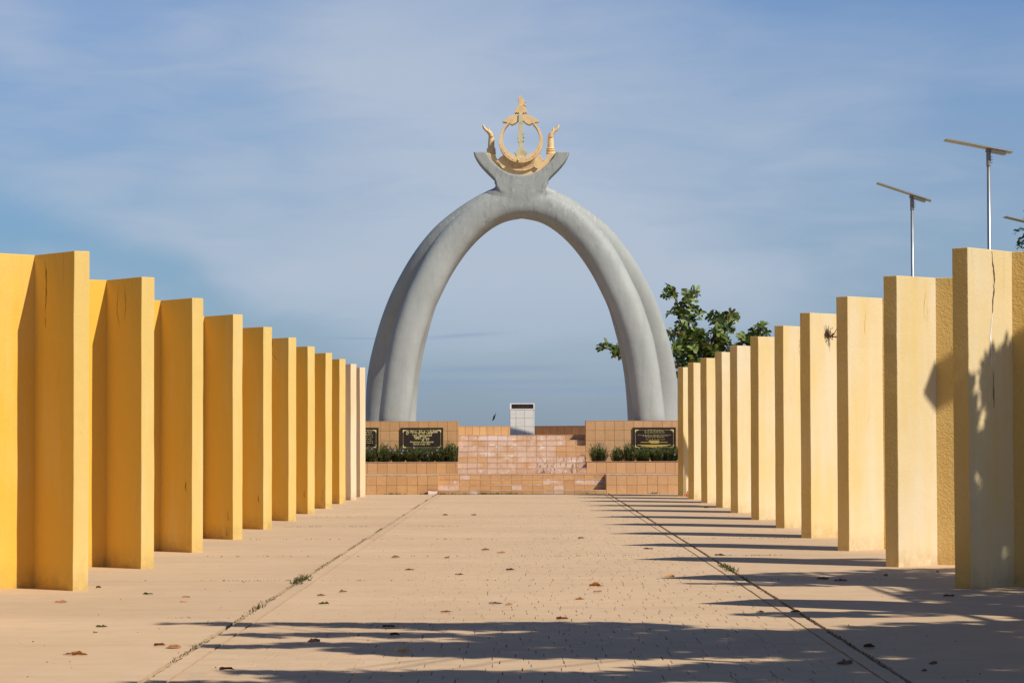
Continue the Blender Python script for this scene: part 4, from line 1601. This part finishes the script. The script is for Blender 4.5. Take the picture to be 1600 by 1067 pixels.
zones = [  # px, py, rx, ry, count
    (1050, 452, 9, 9, 5), (1046, 462, 8, 7, 4), (1078, 464, 9, 9, 5), (1084, 456, 5, 5, 3), (1072, 480, 14, 14, 9), (1088, 488, 8, 10, 5), (1055, 488, 8, 5, 4), (1075, 505, 14, 12, 9),
    (1062, 522, 16, 10, 9), (1082, 530, 18, 14, 14), (1105, 528, 16, 14, 14), (1125, 515, 14, 12, 12), (1120, 500, 12, 8, 7), (1142, 495, 7, 6, 5), (1136, 510, 9, 7, 6), (1066, 545, 18, 14, 17),
    (1095, 550, 24, 14, 24), (1122, 545, 14, 16, 14), (1128, 530, 8, 8, 6), (1085, 566, 26, 10, 16), (1150, 540, 7, 6, 4), (1162, 532, 8, 7, 6), (1176, 523, 9, 7, 7), (1190, 512, 8, 6, 6), (1194, 520, 4, 5, 3),
    (945, 542, 6, 5, 4), (958, 546, 8, 7, 5), (968, 550, 6, 8, 4), (985, 556, 12, 9, 7), (1010, 558, 14, 10, 8), (1035, 556, 12, 12, 9), (1110, 580, 30, 14, 14), (1060, 585, 25, 12, 12), (1150, 560, 16, 12, 10), (1180, 545, 12, 10, 7)]
for (px, py, rx, ry, n_) in zones:
    for _ in range(int(n_ * 1.35)):
        while True:
            a, b = tr.uniform(-1, 1), tr.uniform(-1, 1)
            if a * a + b * b < 1:
                break
        dy = tr.uniform(-1, 1) * (0.3 + (rx / 25) * 1.0)
        c = PT(px + a * rx, py + b * ry, dy)
        ax = Vector((tr.gauss(0, .6) + a * .5, tr.gauss(0, .6) - .2, 0.8 + tr.gauss(0, .4)))
        st_n = c - ax.normalized() * 0.25
        rosette(lv, c, ax, tr, 0.26, tr.randint(5, 8))
        if _ % 2 == 0:
            wood2 = None
tr.shuffle(lv)
lv.sort(key=lambda t_: t_[0][0].y)         # the leaves nearest the camera are singled out
singles, rest = lv[:290], lv[290:]
for v, f, t_ in singles:
    o0 = v[0]
    me = mesh_of([p - o0 for p in v], f)
    me.materials.append(M['leaf'])
    at = me.attributes.new('tone', 'FLOAT', 'POINT')
    at.data.foreach_set('value', [t_] * len(v))
    link('leaf', me, None, tree, o0, local=True)
cr = link('crown', leaves_to_mesh(rest, M['leaf']), None, tree, (0, 0, 0), local=True)
cr['kind'] = 'stuff'
tw = MB()
for (px, py, rx, ry, n_) in zones:
    for _ in range(3):
        a = min((q for L_ in limb_pts for q in L_), key=lambda q: (q - PT(px, py)).length)
        tw.tube([a, a.lerp(PT(px, py), .6), PT(px + tr.uniform(-rx, rx), py + tr.uniform(-ry, ry), tr.uniform(-.4, .4))], [0.014, 0.010, 0.006], 4)
link('twigs', tw.mesh(), M['bark'], tree, (0, 0, 0), local=True)['kind'] = 'stuff'

# tree at the edge of the view, behind the sunlit row
T2 = 86.0
t2 = thing('broadleaf_tree', 'dark leafy tree under the end of a solar lamp, behind the first sunlit panel', 'tree', (P(1668, 690, T2).x, T2, 0))
tl2 = Vector(t2.location)
wood = MB()
branchy(wood, [Vector((0, 0, -.1)), Vector((.1, 0, 2.5)), Vector((0, .2, 5.5)), Vector((.1, 0, 7.6))], 0.2, 0.05, 10)
for k in range(9):
    a = k * 2.4
    z = 3.2 + k * 0.42
    branchy(wood, [Vector((0, 0, z)), Vector((math.cos(a) * .7, math.sin(a) * .7, z + .35)), Vector((math.cos(a) * 1.5, math.sin(a) * 1.5, z + .5))], 0.05, 0.015, 6)
link('trunk', wood.mesh(True), M['bark'], t2, (0, 0, 0), local=True)
lv = []
for _ in range(620):
    z = tr.uniform(3.6, 9.4)
    rmax = 2.1 * math.sqrt(max(0.04, 1 - ((z - 6.6) / 2.9) ** 2)) * (0.85 + 0.3 * noise.noise(Vector((z * 1.3, _ * .01, 3))))
    a = tr.uniform(0, 6.28)
    r_ = rmax * math.sqrt(tr.random())
    c = Vector((math.cos(a) * r_, math.sin(a) * r_, z))
    rosette(lv, c, Vector((math.cos(a) * .6, math.sin(a) * .6, .9)), tr, 0.22, 8)
cr = link('crown', leaves_to_mesh(lv, M['leaf']), None, t2, (0, 0, 0), local=True)
cr['kind'] = 'stuff'

# the tree beside the camera whose boughs throw the dappled shade
SH = SUN_V / SUN_V.z            # per metre of height: offset towards the sun


def up_sun(ground, h):
    return Vector((ground.x, ground.y, 0)) + SH * h


t3 = thing('shade_tree', 'large spreading broad-leaved tree beside the camera that shades the plaza', 'tree', (9.6, 13.5, 0))
tl3 = Vector(t3.location)
sr = random.Random(77)
lv = []
cl_pts = []


def shade_patch(px, py, rx, ry, n, h0, h1, size=0.21):
    """boughs above and towards the sun from the ground area around this spot"""
    for _ in range(int(n * 1.7)):
        while True:
            a, b = sr.uniform(-1, 1), sr.uniform(-1, 1)
            if a * a + b * b < 1:
                break
        g = G(px + a * rx, py + b * ry)
        h = h0 + (h1 - h0) * (0.5 + 0.5 * noise.noise(Vector((g.x * .6, g.y * .6, 1.1)))) + sr.gauss(0, .15)
        c = up_sun(g, h) - tl3
        cl_pts.append(c)
        rosette(lv, c, Vector((sr.gauss(0, .5), sr.gauss(0, .5), 1)), sr, size, 7, sr.uniform(0, .8))


for args in (
    (1150, 997, 420, 14, 330, 6.6, 7.8), (820, 978, 240, 7, 75, 6.6, 7.6), (560, 976, 220, 3, 40, 6.6, 7.4), (420, 974, 160, 1.5, 14, 6.6, 7.4),
    (1000, 1015, 460, 12, 240, 6.4, 7.6), (640, 1006, 240, 2.5, 30, 6.4, 7.4), (400, 1010, 90, 1.5, 8, 6.4, 7.4), (560, 992, 200, 3, 26, 6.4, 7.4), (1420, 1015, 200, 30, 190, 6.6, 7.8),
    (1500, 985, 180, 14, 90, 6.6, 7.6), (1330, 960, 160, 4, 30, 6.8, 7.6), (1520, 950, 120, 2.5, 12, 6.8, 7.6),
    (800, 1058, 380, 8, 90, 6.0, 7.2), (560, 1050, 210, 3, 22, 6.0, 7.2), (1250, 1050, 260, 16, 120, 6.0, 7.2), (1480, 1060, 200, 20, 110, 6.0, 7.2), (500, 1068, 300, 4, 26, 6.0, 7.2),
    (900, 1085, 600, 10, 120, 5.8, 7.0),
    (1750, 960, 170, 40, 260, 6.6, 8.0), (1760, 900, 160, 16, 160, 6.8, 8.0), (1720, 1040, 150, 50, 160, 6.2, 7.4),  # boughs out of view, added to cut light bounced onto the first sunlit panel
    (1420, 905, 140, 9, 110, 6.8, 7.8), (1560, 925, 150, 20, 190, 6.8, 7.8), (1320, 897, 160, 3, 30, 6.8, 7.8), (1250, 912, 160, 3, 22, 6.8, 7.8), (1480, 892, 140, 4, 40, 6.8, 7.8)):
    shade_patch(*args)
# boughs whose shade falls on the first sunlit panel


def shade_on(p, n, spread, h0, h1):
    for _ in range(n):
        s = sr.uniform(h0, h1)
        q_ = Vector(p) + Vector((sr.gauss(0, spread[0]), sr.gauss(0, spread[0]) * .3, sr.gauss(0, spread[1])))
        c = q_ + SH * (s - q_.z) - tl3
        cl_pts.append(c)
        rosette(lv, c, Vector((sr.gauss(0, .5), sr.gauss(0, .5), 1)), sr, 0.19, 7, sr.uniform(0, .8))


o, f, e = panels[('R', 0)]
face = lambda a, z: Vector((o.location.x + (e.x * T + f.x * a), o.location.y + (e.y * T + f.y * a), z))


def sun_fleck(a, z):
    """gaps between the boughs"""
    if a < 0.84 and (z > 2.45 + 0.45 * max(0, a - 0.35) + 0.10 * math.sin(a * 17) or (a < 0.10 and z > 1.25 and a > -0.02)):
        return True
    if 0.84 <= a and z > 2.65 + 0.3 * (a - 0.84):
        return True
    if 0 < a < 0.8 and z > 0.95 and a < 0.20 + 0.36 * math.exp(-((z - 1.42) / 0.45) ** 2):
        return True
    if 0.2 < z < 1.5 and abs(a - (0.40 + (1.3 - z) * 0.36)) < 0.09 + 0.06 * max(0, math.sin(z * 6.0)):
        return True
    return a < 0.0 and z > 1.55 + 0.4 * math.sin(a * 14)


for _ in range(1300):
    a, z = sr.uniform(-0.35, 1.9), sr.uniform(-0.1, 2.75)
    if sun_fleck(a, z):
        continue
    q_ = face(a, z)
    if a > 0.84:      # beyond the corner the return leaf comes towards the camera
        q_ = face(0.84, z) + Vector((0.951, -0.309, 0)) * (a - 0.84)
    elif a < 0:
        q_ = face(0.0, z) - Vector((e.x, e.y, 0)) * (-a)
    c = q_ + SH * (sr.uniform(6.8, 8.2) - q_.z) - tl3
    cl_pts.append(c)
    rosette(lv, c, Vector((sr.gauss(0, .5), sr.gauss(0, .5), 1)), sr, 0.125, 7, sr.uniform(0, .8))
for _ in range(900):  # extra unseen boughs, added to block skylight from the first sunlit panel
    c = Vector((sr.gauss(0, 1), sr.gauss(0, 1), sr.gauss(0, 1))).normalized() * sr.random() ** 0.33
    c = Vector((11.5 + c.x * 4.5, 23.5 + c.y * 7.0, 6.6 + c.z * 2.6))
    if (c - SH * c.z).x < 6.4:
        continue
    rosette(lv, c - tl3, Vector((sr.gauss(0, .5), sr.gauss(0, .5), 1)), sr, 0.26, 7, sr.uniform(0, .8))
    cl_pts.append(c - tl3)
cr = link('crown', leaves_to_mesh(lv, M['leaf']), None, t3, (0, 0, 0), local=True)
cr['kind'] = 'stuff'
wood = MB()
tp = branchy(wood, [Vector((0, 0, -.1)), Vector((.1, .1, 1.8)), Vector((-.1, .3, 3.6)), Vector((-.2, .5, 5.2))], 0.30, 0.20, 12)
hub = Vector((-.2, .5, 5.1))
cl_sorted = cl_pts[:]
sr.shuffle(cl_sorted)
limbs_ = []
for k in range(15):
    tgt = cl_sorted[k * 30]
    mid = hub.lerp(tgt, 0.5) + Vector((sr.gauss(0, .2), sr.gauss(0, .2), 0.25))
    limbs_.append(branchy(wood, [hub, mid, tgt], 0.10, 0.02, 7))
for k in range(160):
    tgt = cl_sorted[(k * 7 + 3) % len(cl_sorted)]
    best = min((p for L_ in limbs_ for p in L_), key=lambda p: (p - tgt).length)
    wood.tube([best, best.lerp(tgt, .5) + Vector((0, 0, .06)), tgt], [0.018, 0.012, 0.006], 4)
link('trunk', wood.mesh(True), M['bark'], t3, (0, 0, 0), local=True)

# planter shrubs


def shrub(x, y, z, h, w, n, seed, label, flowers=0, group='shrubs in the monument planters', tone=None, leafl=0.12):
    rr = random.Random(seed)
    t = thing('flowering_shrub', label, 'shrub', (x, y, z), group=group)
    lst = []
    stems = MB()
    tips = []
    for _ in range(int(n * 1.7)):
        a = rr.uniform(0, 6.28)
        sp = rr.random() ** .6
        top = Vector((math.cos(a) * w * sp, math.sin(a) * 0.32 * sp, h * rr.uniform(0.55, 1.08) * (1 - 0.25 * sp)))
        base = Vector((top.x * .55, top.y * .5, 0))
        mid = base.lerp(top, .5) + Vector((rr.gauss(0, .02), rr.gauss(0, .02), 0))
        stems.tube([base, mid, top], [0.006, 0.005, 0.003], 3)
        tips.append(top)
        m_ = rr.randint(8, 12)
        for k in range(m_):
            t_ = 0.15 + 0.85 * k / (m_ - 1)
            p = base.lerp(mid, t_ * 2) if t_ < .5 else mid.lerp(top, t_ * 2 - 1)
            L_ = leafl * rr.uniform(.65, 1.2)
            v, f_ = leaf_geo(L_, L_ * 0.24, L_ * rr.uniform(0, .3), 0.0)
            mm = Matrix.Rotation(rr.uniform(0, 6.28), 3, 'Z') @ Matrix.Rotation(-rr.uniform(0.2, 1.25), 3, 'Y')
            tn = rr.uniform(0, .85) if rr.random() < .93 else rr.uniform(.85, 1)
            lst.append(([p + mm @ Vector(q_) for q_ in v], f_, tn if tone is None else tone))
    link('stem', stems.mesh(), M['twig'], t, (0, 0, 0), local=True)
    fo_ = link('foliage', leaves_to_mesh(lst, M['leaf_shrub']), None, t, (0, 0, 0), local=True)
    fo_['kind'] = 'stuff'
    for k in range((flowers + 1) // 2):
        tp_ = tips[rr.randrange(len(tips))] + Vector((rr.gauss(0, .05), -0.12, 0.01))
        tp_.z = h * rr.uniform(.45, 1.0)
        tp_.y = -0.30
        mb = MB()
        for j in range(5):
            a = j * 2 * math.pi / 5 + rr.random()
            ca, sa = math.cos(a), math.sin(a)
            r_ = 0.024
            mb.add([(0, 0.01, 0), (ca * r_ - sa * .014, -.008, sa * r_ + ca * .014), (ca * r_ * 1.35, -.004, sa * r_ * 1.35), (ca * r_ + sa * .014, -.008, sa * r_ - ca * .014)], [(0, 1, 2, 3)])
        link('flower', mb.mesh(), M['petal'], t, tp_, local=True)
    return t


YS = D1 + 0.62
ZS = 0.86
dXY = lambda px: P(px, 700, YS).x
specs = [  # px, h, w, n, flowers, label
    (505, .55, .34, 40, 0, 'green shrub in the planter hidden behind the wall panels, outermost'),
    (540, .55, .34, 40, 0, 'green shrub in the planter behind the last shaded wall panel'),
    (575, .50, .34, 60, 1, 'yellow-green shrub below the half-hidden plaque'),
    (599, .60, .30, 60, 4, 'tall green shrub with mauve flowers between the two plaques on one wall'),
    (622, .52, .30, 60, 3, 'green shrub with mauve flowers at the corner of the bold script plaque'),
    (645, .50, .30, 60, 4, 'dense shrub with mauve flowers below the word Production'),
    (668, .46, .30, 60, 3, 'dense reddish-stemmed shrub below the middle of the bold script plaque'),
    (688, .52, .26, 58, 1, 'green shrub below the end of the bold script plaque'),
    (704, .62, .22, 62, 0, 'tall pointed shrub at the stair end of the longer flowering planter'),
    (935, .56, .33, 74, 1, 'rounded spiky shrub standing alone beside the stair shadow'),
    (964, .46, .22, 44, 0, 'thin sparse shrub with bare soil beside it'),
    (983, .58, .26, 52, 0, 'spiky shrub left of the small-print plaque'),
    (1004, .46, .28, 62, 0, 'dense shrub below the first corner of the small-print plaque'),
    (1027, .46, .28, 62, 0, 'dense dark shrub below the gold winged motif'),
    (1048, .50, .28, 62, 2, 'dense shrub with mauve flowers by the last sunlit panel'),
    (1072, .50, .34, 40, 0, 'green shrub in the planter hidden behind the sunlit panels'),
    (1110, .50, .34, 40, 0, 'green shrub in the planter behind the sunlit panels, outermost')]
for k, (px, h, w, n_, fl, lab) in enumerate(specs):
    shrub(dXY(px), YS, ZS, h, w, n_, 100 + k, lab, fl)

# ------------------------------------------------------------------ solar street lamps


def lamp(x, y, H_, tilt, yaw, label, L_=1.55, hw=0.20):
    t = thing('solar_street_lamp', label, 'street lamp', (x, y, 0), group='solar street lamps behind the sunlit row')
    mb = MB()
    mb.tube([(0, 0, 0), (0, 0, 0.02), (0, 0, H_ * .5), (0, 0, H_ - 0.05)], [0.06, 0.052, 0.046, 0.040], 14)
    link('pole', mb.mesh(True), M['steel'], t, (0, 0, 0), local=True)
    mb = MB()
    mb.tube([(0, 0, H_ - 0.34), (0, 0, H_ - 0.02)], [0.052, 0.052], 14)
    for z in (0.14, 0.20, 0.27):
        mb.tube([(0.04, 0, H_ - z), (0.09, 0, H_ - z)], [0.008, 0.008], 6)
    link('bracket', mb.mesh(), M['dark_metal'], t, (0, 0, 0), local=True)
    m = Matrix.Translation((0, 0, H_ + 0.06)) @ Matrix.Rotation(yaw, 4, 'Z') @ Matrix.Rotation(tilt, 4, 'Y')
    a, b = -L_ * 0.65, L_ * 0.35
    mb = MB()
    mb.box(a, b, -hw, hw, -0.016, 0.018)
    me = mb.mesh()
    bm = bmesh.new()
    bm.from_mesh(me)
    bmesh.ops.bevel(bm, geom=bm.edges[:], offset=0.01, segments=2, affect='EDGES')
    bm.to_mesh(me)
    bm.free()
    me.transform(m)
    link('panel_casing', me, M['lamp_body'], t, (0, 0, 0), local=True)
    mb = MB()
    mb.box(a + .03, b - .03, -hw + .02, hw - .02, 0.0185, 0.022)
    me = mb.mesh()
    me.transform(m)
    link('solar_panel', me, M['solar'], t, (0, 0, 0), local=True)
    mb = MB()
    mb.box(0.06, b - 0.14, -0.12, 0.12, -0.085, -0.023)
    me = mb.mesh()
    me.transform(m)
    link('lamp_head', me, M['lamp_body'], t, (0, 0, 0), local=True)
    mb = MB()
    mb.box(0.10, b - 0.18, -0.09, 0.09, -0.092, -0.086)
    me = mb.mesh()
    me.transform(m)
    link('lens', me, M['lens'], t, (0, 0, 0), local=True)
    mb = MB()
    mb.box(-0.05, 0.05, -0.035, 0.035, -0.10, -0.023)
    me = mb.mesh()
    me.transform(m)
    link('clamp', me, M['dark_metal'], t, (0, 0, 0), local=True)
    return t


def lamp_at(px, pytop, d, tilt, yaw, label, L_=1.5):
    q = P(px, pytop, d)
    return lamp(q.x, q.y, q.z, tilt, yaw, label, L_)


lamp_at(1544.5, 236, 59.7, math.radians(11), math.radians(0), 'tall solar street lamp rising behind the first sunlit panel, broad tilted panel', 1.52)
lamp_at(1425, 308, 70.6, math.radians(19.0), math.radians(-4), 'farther solar street lamp rising behind the second sunlit panel, steep thin panel', 1.50)
lamp_at(1620, 354, 78, math.radians(12.5), math.radians(8), 'solar street lamp half out of view above the dark leafy tree', 1.5)
lamp(11.4, 30.0, 8.5, math.radians(12), math.radians(20), 'solar street lamp standing out of view whose shadow falls on a cream panel', 1.5, 0.24)

# ------------------------------------------------------------------ fallen leaves and litter
leaf_specs = [  # px, py, size, kind, rot, lift
    (125, 1024, .17, 'leaf_orange', 0.4, .05, 'orange curled leaf lying alone on bare concrete, raised on its edge'),
    (109, 1023, .14, 'leaf_dark', 0.05, .01, 'thin dark stalk lying beside the orange curled leaf'),
    (95, 941.5, .17, 'leaf_dry', 0.2, .02, 'brown leaf lying below the first shaded panel'),
    (154, 918.5, .10, 'leaf_dark', 0.9, .03, 'small dark seed-like leaf at the foot of the first shaded panel'),
    (231, 929, .14, 'leaf_green', 0.2, .02, 'olive leaf lying past the foot of the first shaded panel'),
    (158, 980, .13, 'leaf_green', 0.1, .01, 'green leaf lying flat on bare concrete'),
    (290, 933.5, .13, 'leaf_dry', -0.3, .015, 'thin brown leaf, upper one of a pair on bare concrete'),
    (287, 941, .10, 'leaf_dry', 0.2, .01, 'thin brown leaf, lower one of a pair on bare concrete'),
    (250, 1009, .13, 'leaf_dry', 0.3, .03, 'reddish brown leaf just short of the long joint'),
    (271, 1012.5, .17, 'leaf_dry', -0.1, .01, 'long reddish leaf lying across the long joint'),
    (149, 989, .05, 'leaf_dark', 0, .01, 'dark crumb of leaf on bare concrete'),
    (355, 1047, .15, 'leaf_dark', 0.1, .03, 'dark leaf in the shade near the bottom of the view'),
    (490, 1003, .14, 'leaf_dark', 0.2, .03, 'dark brown leaf in dappled shade, beside a sunlit streak'),
    (617, 993, .12, 'leaf_dark', 0.5, .04, 'curled dark leaf in the upper dappled shade'),
    (607, 980, .14, 'leaf_dark', 0.0, .03, 'flat dark leaf at the upper rim of the dappled shade'),
    (630, 1019, .14, 'leaf_orange', 0.2, .03, 'orange brown leaf below the dappled shade'),
    (506, 944, .14, 'leaf_green', 0.2, .02, 'olive leaf near a faint smudge on the stamped paving'),
    (502, 931, .12, 'leaf_dry', 0.0, .015, 'small brown leaf near the olive leaf'),
    (536, 925, .12, 'leaf_dark', 0.3, .015, 'dark leaf on the sunlit stamped paving'),
    (697, 957, .14, 'leaf_orange', 0.2, .02, 'orange leaf just above the dappled shade'),
    (774, 943.5, .17, 'leaf_dark', 0.0, .015, 'dark flat leaf above the dappled shade'),
    (795, 945, .10, 'leaf_dry', 0.1, .01, 'small leaf beside the dark flat leaf'),
    (878, 968, .14, 'leaf_dry', 0.0, .04, 'brown curled leaf on the edge of the dappled shade'),
    (932, 916, .22, 'leaf_orange', 0.1, .04, 'large reddish leaf, upper one of a sunlit pair'),
    (934, 925, .12, 'leaf_dry', 0.0, .01, 'reddish leaf, lower one of a sunlit pair'),
    (906, 937, .12, 'leaf_orange', 0.2, .02, 'small reddish leaf below the sunlit pair'),
    (798, 891, .17, 'leaf_dark', 0.0, .015, 'flat dark leaf in the middle of the sunlit paving'),
    (717, 898, .13, 'leaf_dark', 0.0, .01, 'small dark leaf beside the flat one on the sunlit paving'),
    (1046, 901.5, .16, 'leaf_orange', 0.1, .03, 'golden leaf on the dotted paving joint'),
    (1286, 905, .18, 'leaf_dark', -0.1, .02, 'dark leaf, first of two in the panel shadow'),
    (1313, 908, .20, 'leaf_dark', 0.0, .02, 'long dark leaf, second of two in the panel shadow'),
    (1384, 900, .10, 'leaf_dark', 0.8, .04, 'small upright dark leaf in the tree shade'),
    (1465, 894, .07, 'leaf_dark', 0.8, .02, 'tiny dark leaf at the foot of the second sunlit panel'),
    (1483, 932, .16, 'leaf_dark', 0.0, .01, 'flat leaf in the deep shade by the first sunlit panel'),
    (1243, 957, .13, 'leaf_green', 0.1, .02, 'olive leaf on the bright strip between shadows'),
    (1188, 957, .10, 'leaf_dark', 0.1, .01, 'small brown leaf on the bright strip beside the olive leaf'),
    (1320, 1038, .15, 'leaf_dark', 0.1, .03, 'dark leaf by the long joint in a sunlit fleck'),
    (1358, 1012, .12, 'leaf_dark', 0.2, .04, 'dark leaf lying across the long joint in shade'),
    (1458, 1038, .09, 'leaf_dark', 0.4, .02, 'small dark leaf alone in the deep shade'),
    (1444, 1049, .06, 'leaf_dark', 0.4, .02, 'dark crumb in the deep shade'),
    (618, 871, .16, 'leaf_dark', 0.0, .015, 'dark flat leaf on the far sunlit paving'),
    (758, 859.5, .17, 'leaf_dark', 0.0, .015, 'dark flat leaf far out on the paving'),
    (783, 864, .16, 'leaf_dry', 0.0, .015, 'brown leaf far out on the paving'),
    (640, 891, .16, 'leaf_dry', 0.1, .015, 'reddish leaf between the two dark flat leaves'),
    (698, 872, .10, 'leaf_dark', 0.0, .01, 'small dark leaf behind the reddish one'),
    (1013, 858, .20, 'leaf_dark', 0.0, .02, 'dark leaf near the shadow tips'),
    (1125, 868, .20, 'leaf_dark', 0.0, .02, 'dark leaf between two panel shadows'),
    (908, 841, .16, 'leaf_dark', 0.0, .02, 'small dark leaf far away on the paving'),
    (696, 805, .16, 'leaf_dark', 0.0, .03, 'tiny dark leaf near the monument, first'),
    (740, 805, .14, 'leaf_dark', 0.0, .03, 'tiny dark leaf near the monument, second'),
    (1104, 793.5, .18, 'leaf_dark', 0.5, .06, 'dark upright scrap on a panel shadow near the monument')]
fr = random.Random(13)
for k, (px, py, s, mt, rot, lift, lab) in enumerate(leaf_specs):
    s *= 0.72
    g = G(px, py)
    nseg = 6
    vs, fs = [], []
    for i in range(nseg + 1):
        t_ = i / nseg
        w = s * 0.25 * fr.uniform(0.6, 1.25) * math.sin(math.pi * min(1, t_ * 0.92 + 0.06)) ** 0.8 + 0.002
        if 'stalk' in lab or 'thin' in lab:
            w *= 0.35
        z = 0.007 + .38 * lift * math.sin(math.pi * t_) + .5 * abs(lift) * t_ ** 2
        x = (t_ - .5) * s
        vs += [(x, -w, 0.003 + fr.uniform(0, .004)), (x, 0, z), (x + fr.uniform(-.01, .01), w * fr.uniform(.6, 1.1), z * .6 + w * fr.uniform(0.1, .7) + fr.uniform(0, .01))]
    for i in range(nseg):
        o_ = i * 3
        fs += [(o_, o_ + 3, o_ + 4, o_ + 1), (o_ + 1, o_ + 4, o_ + 5, o_ + 2)]
    if lift < .045:
        vs += [(-s * .5 - s * .25, 0.002, 0.006), (-s * .5 - s * .25, -0.002, 0.006)]
        fs += [(1, len(vs) - 2, len(vs) - 1)]
    ob = link('fallen_leaf', mesh_of(vs, fs, True), M[mt], None, (g.x, g.y, 0.0), (0, 0, rot + (math.pi if fr.random() < .5 else 0)))
    tag(ob, lab, 'leaf', 'fallen leaves on the paving')
# tiny unnamed crumbs
cb = MB()
for _ in range(260):
    x, yv = fr.uniform(-4.3, 4.6), 17.5 + 55 * fr.random() ** 1.6
    s = fr.uniform(0.004, 0.014)
    a = fr.uniform(0, 6.28)
    c_, s_ = math.cos(a) * s, math.sin(a) * s
    cb.add([(x - c_, yv - s_, 0.002), (x + s_ * .5, yv - c_ * .5, 0.003), (x + c_, yv + s_, 0.003), (x, yv, 0.003 + s * .7)], [(0, 1, 3), (1, 2, 3), (2, 0, 3)])
for _ in range(150):
    j = fr.choice([30.35, 36.65, 42.95, 49.25, 55.55])
    x, yv = fr.uniform(-4.3, 4.4), j + fr.gauss(0, .03)
    s = fr.uniform(0.008, 0.02)
    cb.add([(x - s, yv, 0.002), (x + s, yv, 0.002), (x, yv + s * .4, 0.004), (x, yv, 0.003 + s * .5)], [(0, 1, 3), (1, 2, 3), (2, 0, 3)])
kind(link('leaf_litter', cb.mesh(), M['leaf_dark']), 'stuff', 'scattered crumbs of dry leaf and grit')

# broken tile at the corner of the lower steps
g = G(676, 773)
tb = thing('broken_tile', 'broken whitish tile leaning at the foot of the terrace by the joint', 'tile', (P(676, 770, 78.1).x, 78.18, 0))
me = extrude_outline([(-.13, .0), (.10, .0), (.15, .10), (.02, .095), (-.14, .125)], -0.02, 0.0, 0.003)
link('slab_piece', me, M['tile_white'], tb, (0, 0, 0.0), (math.radians(-14), 0, 0), local=True)
me = extrude_outline([(-.15, .128), (.02, .098), (.155, .104), (.155, .118), (.02, .118), (-.15, .142)], -0.03, 0.03, 0.002)
link('red_underside', me, simple('red_clay', (0.25, 0.08, 0.05), .9), tb, (0, 0.03, 0.0), local=True)

# small orange bottle at the foot of the last sunlit panel
g = G(1075, 778)
ob = thing('plastic_bottle', 'small orange plastic bottle standing by the last sunlit panel', 'bottle', (P(1074.5, 776, 74.2).x, 74.2, 0))
mb = MB()
mb.tube([(0, 0, 0), (0, 0, .02), (0, 0, .09), (0, 0, .12)], [0.036, 0.042, 0.040, 0.02], 12)
link('body', mb.mesh(True), M['orange'], ob, (0, 0, 0), local=True)
mb = MB()
mb.tube([(0, 0, .118), (0, 0, .15)], [0.019, 0.019], 10)
link('cap', mb.mesh(), simple('red_cap', (.4, .06, .03), .5), ob, (0, 0, 0), local=True)

# soaring bird
bp_ = P(772, 652, 130)
bird = thing('bird', 'dark bird banking over the low parapet', 'bird', bp_)
bird.scale = (0.82, 0.82, 0.82)
mb = MB()
mb.tube([(-.02, .0, -.17), (0, 0, -.06), (0, 0, .05), (.01, 0, .12), (.02, 0, .16)], [0.02, 0.05, 0.06, 0.04, 0.015], 10)
link('body', mb.mesh(True), M['feather'], bird, (0, 0, 0), (0, math.radians(12), 0), local=True)
for sg in (-1, 1):
    mb = MB()
    pts = [(0, .0, .05), (sg * .04, -.02, .16), (sg * .10 + .05, -.02, .30), (sg * .05 + .05, 0, .19), (sg * .05, .02, -.02), (0, .02, -.06)] if sg > 0 else \
          [(0, 0, .04), (-.06, -.03, -.02), (-.13, -.05, -.20), (-.09, -.03, -.20), (-.04, 0, -.10), (0, .02, -.08)]
    vs = [(a, b - .006, c) for a, b, c in pts] + [(a, b + .006, c) for a, b, c in pts]
    mb.add(vs, [(0, 1, 2, 3, 4, 5), (11, 10, 9, 8, 7, 6)] + [(k, (k + 1) % 6, 6 + (k + 1) % 6, 6 + k) for k in range(6)])
    link('wing', mb.mesh(), M['feather'], bird, (0, 0, 0), local=True)
